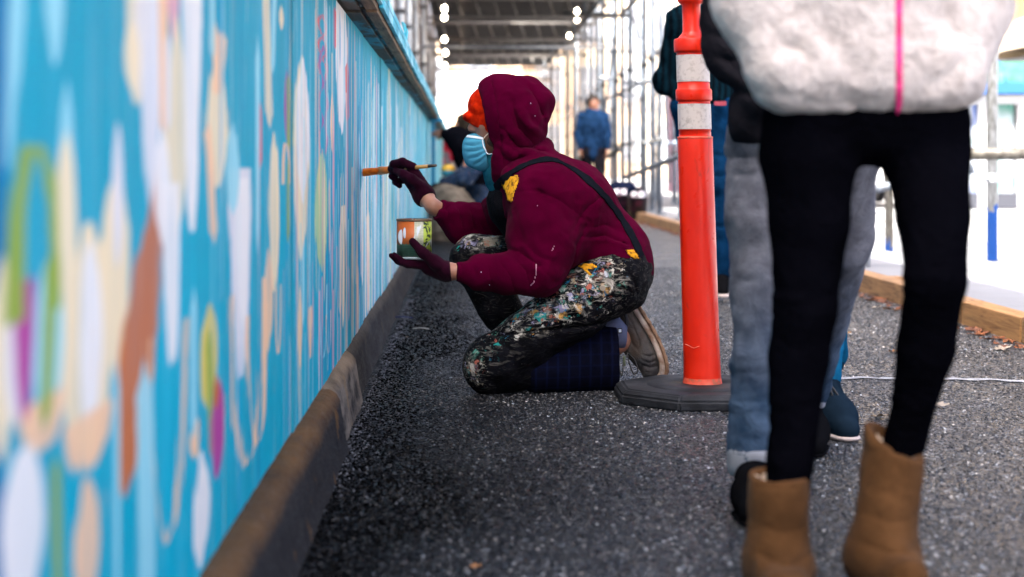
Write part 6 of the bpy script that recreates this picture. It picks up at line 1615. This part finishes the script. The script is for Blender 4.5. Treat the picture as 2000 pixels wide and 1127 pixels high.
q = Body().cap(P(900, 270, Ye), P(925, 300, Ye), .13, .19, .05).cap(P(925, 300, Ye), P(940, 350, Ye), .19, .17, .05).chain([P(920, 290, 16.1), P(892, 280, 16.2), P(870, 262, 16.25)], [.10, .075, .05], .04).cap(P(885, 262, Ye), P(905, 262, Ye), .07, .08, .04)
q.obj('black_top', .014, cloth('black cotton', (.004, .004, .006), .9, .3), er, [(-.012, (8, 8, 8))])
q = Body().chain([P(925, 325, 15.8), P(905, 350, 15.7), P(870, 358, 15.75)], [.10, .08, .055], .04).cap(P(925, 330, Ye), P(955, 400, Ye), .15, .17, .05).chain([P(950, 400, 15.9), P(915, 448, 15.85), P(985, 452, 15.9)], [.12, .09, .08], .03).chain([P(950, 400, 16.1), P(912, 412, 16.15), P(925, 455, 16.15)], [.12, .09, .08], .03)
om2 = q.mesh('overalls', .014, [(-.014, (8, 8, 8))]); at = om2.attributes.new('wear', 'FLOAT', 'POINT'); at.data.foreach_set('value', np.full(len(om2.vertices), .22, np.float32))
attach(link('overalls', om2, None, splat_mat('navy overalls with dried paint', (.008, .02, .045))), er)
q = Body(); hand_ops(q, w1, (-1, 0, 0), (0, 0, -1), r0=.004); q.obj('glove', .009, BLK, er)
q = Body().ell(P(875, 392, 15.6), (.20, .18, .13), None, .03).ell(P(895, 408, 15.5), (.16, .15, .10), None, .05).ell(P(864, 378, 15.7), (.08, .1, .08), None, .05)
c0 = P(875, 400, 15.6); q.cap(Vector((c0.x - .1, 15.6, .10)), Vector((c0.x + .1, 15.6, .10)), .12, .12, .05).cap(c0, Vector((c0.x, 15.6, .1)), .16, .18, .05)
tag(q.obj('canvas_bag', .016, cloth('khaki canvas', (.12, .095, .07), .9, .6, 200, .5, .6), None, [(-.03, (9, 9, 9))]), 'crumpled khaki canvas sack on the ground against the hoarding by the second painter', 'bag')
yt = empty('paint_tub', P(875, 333, 15.9), 'small yellow and teal paint tub held near the hoarding by the second painter', 'paint tub')
lathe('tub', [(0, -.06), (.055, -.06), (.06, .0), (.055, .004), (0, .004)], M('teal tub', (.03, .22, .28), .5).m, yt, 20)
lathe('lid', [(.062, .0), (.064, .03), (.04, .055), (0, .06)], M('yellow paint crust', (.75, .42, .04), .5).m, yt, 20)

# --- two small figures far off
def far_person(lb, X, Y, top, trousers, hairm, hgt=1.72, face=(0, -1, 0), skirt=False):
    r = empty('person', (X, Y, 0), lb, 'person'); s = hgt / 1.72
    hc = Vector((X, Y, hgt - .11)); sh = Vector((X, Y, 1.42 * s))
    arms = [(sh + Vector((q * .17, 0, 0)), sh + Vector((q * .22, .03, -.28)), sh + Vector((q * .20, -.08, -.50)), (0, -.2, -1), (-q, 0, 0)) for q in (-1, 1)]
    legs = [(Vector((X + q * .09, Y, .90)), Vector((X + q * .10, Y - .10 * q, .50)), Vector((X + q * .10, Y + .05 - .1 * q, .09)), Vector((X + q * .11, Y - .10 - .1 * q, .035))) for q in (-1, 1)]
    body_of(r, hc, face, Vector((X, Y, 1.50 * s)), Vector((X, Y, 1.28 * s)), Vector((X, Y, .98)), arms, legs, .018)
    hair(r, hc, hairm)
    q = Body().cap(Vector((X, Y, 1.38 * s)), Vector((X, Y, .95)), .17, .17, .05, ((0, 1, 0), .7))
    for a in arms: q.chain([a[0], a[1], a[2] + Vector((0, 0, .03))], [.065, .055, .042], .03)
    q.obj('jacket', .018, top, r, [(-.012, (8, 8, 8))])
    q = Body().cap(Vector((X - .07, Y, .94)), Vector((X + .07, Y, .94)), .11, .11, .05)
    for l in legs: q.chain(list(l[:3]), [.095, .068, .058], .03)
    q.obj('trousers', .018, trousers, r, [(-.01, (8, 8, 8))])
    for l in legs:
        q = Body().cap(l[2] + Vector((0, .03, -.04)), l[3], .045, .04, .02); q.cut(Vector((0, 0, 0)), (0, 0, -1)); q.obj('shoe', .012, BSH, r)
    return r
far_person('far passer-by in pale blue and dark jacket walking between the scaffold uprights', 1.95, 24.6, cloth('denim jacket', (.010, .03, .075), .9, .7, 100, .3), BLK, HAIR, 1.76, (.6, -.8, 0))
far_person('far passer-by in red jacket and grey trousers beside the end of the hoarding', -.22, 33, cloth('red jacket', (.55, .03, .06), .9, .3), cloth('grey trousers', (.25, .24, .28), .9, .3), cloth('sandy hair', (.30, .22, .14), .9, .3), 1.45, (0, -1, 0))
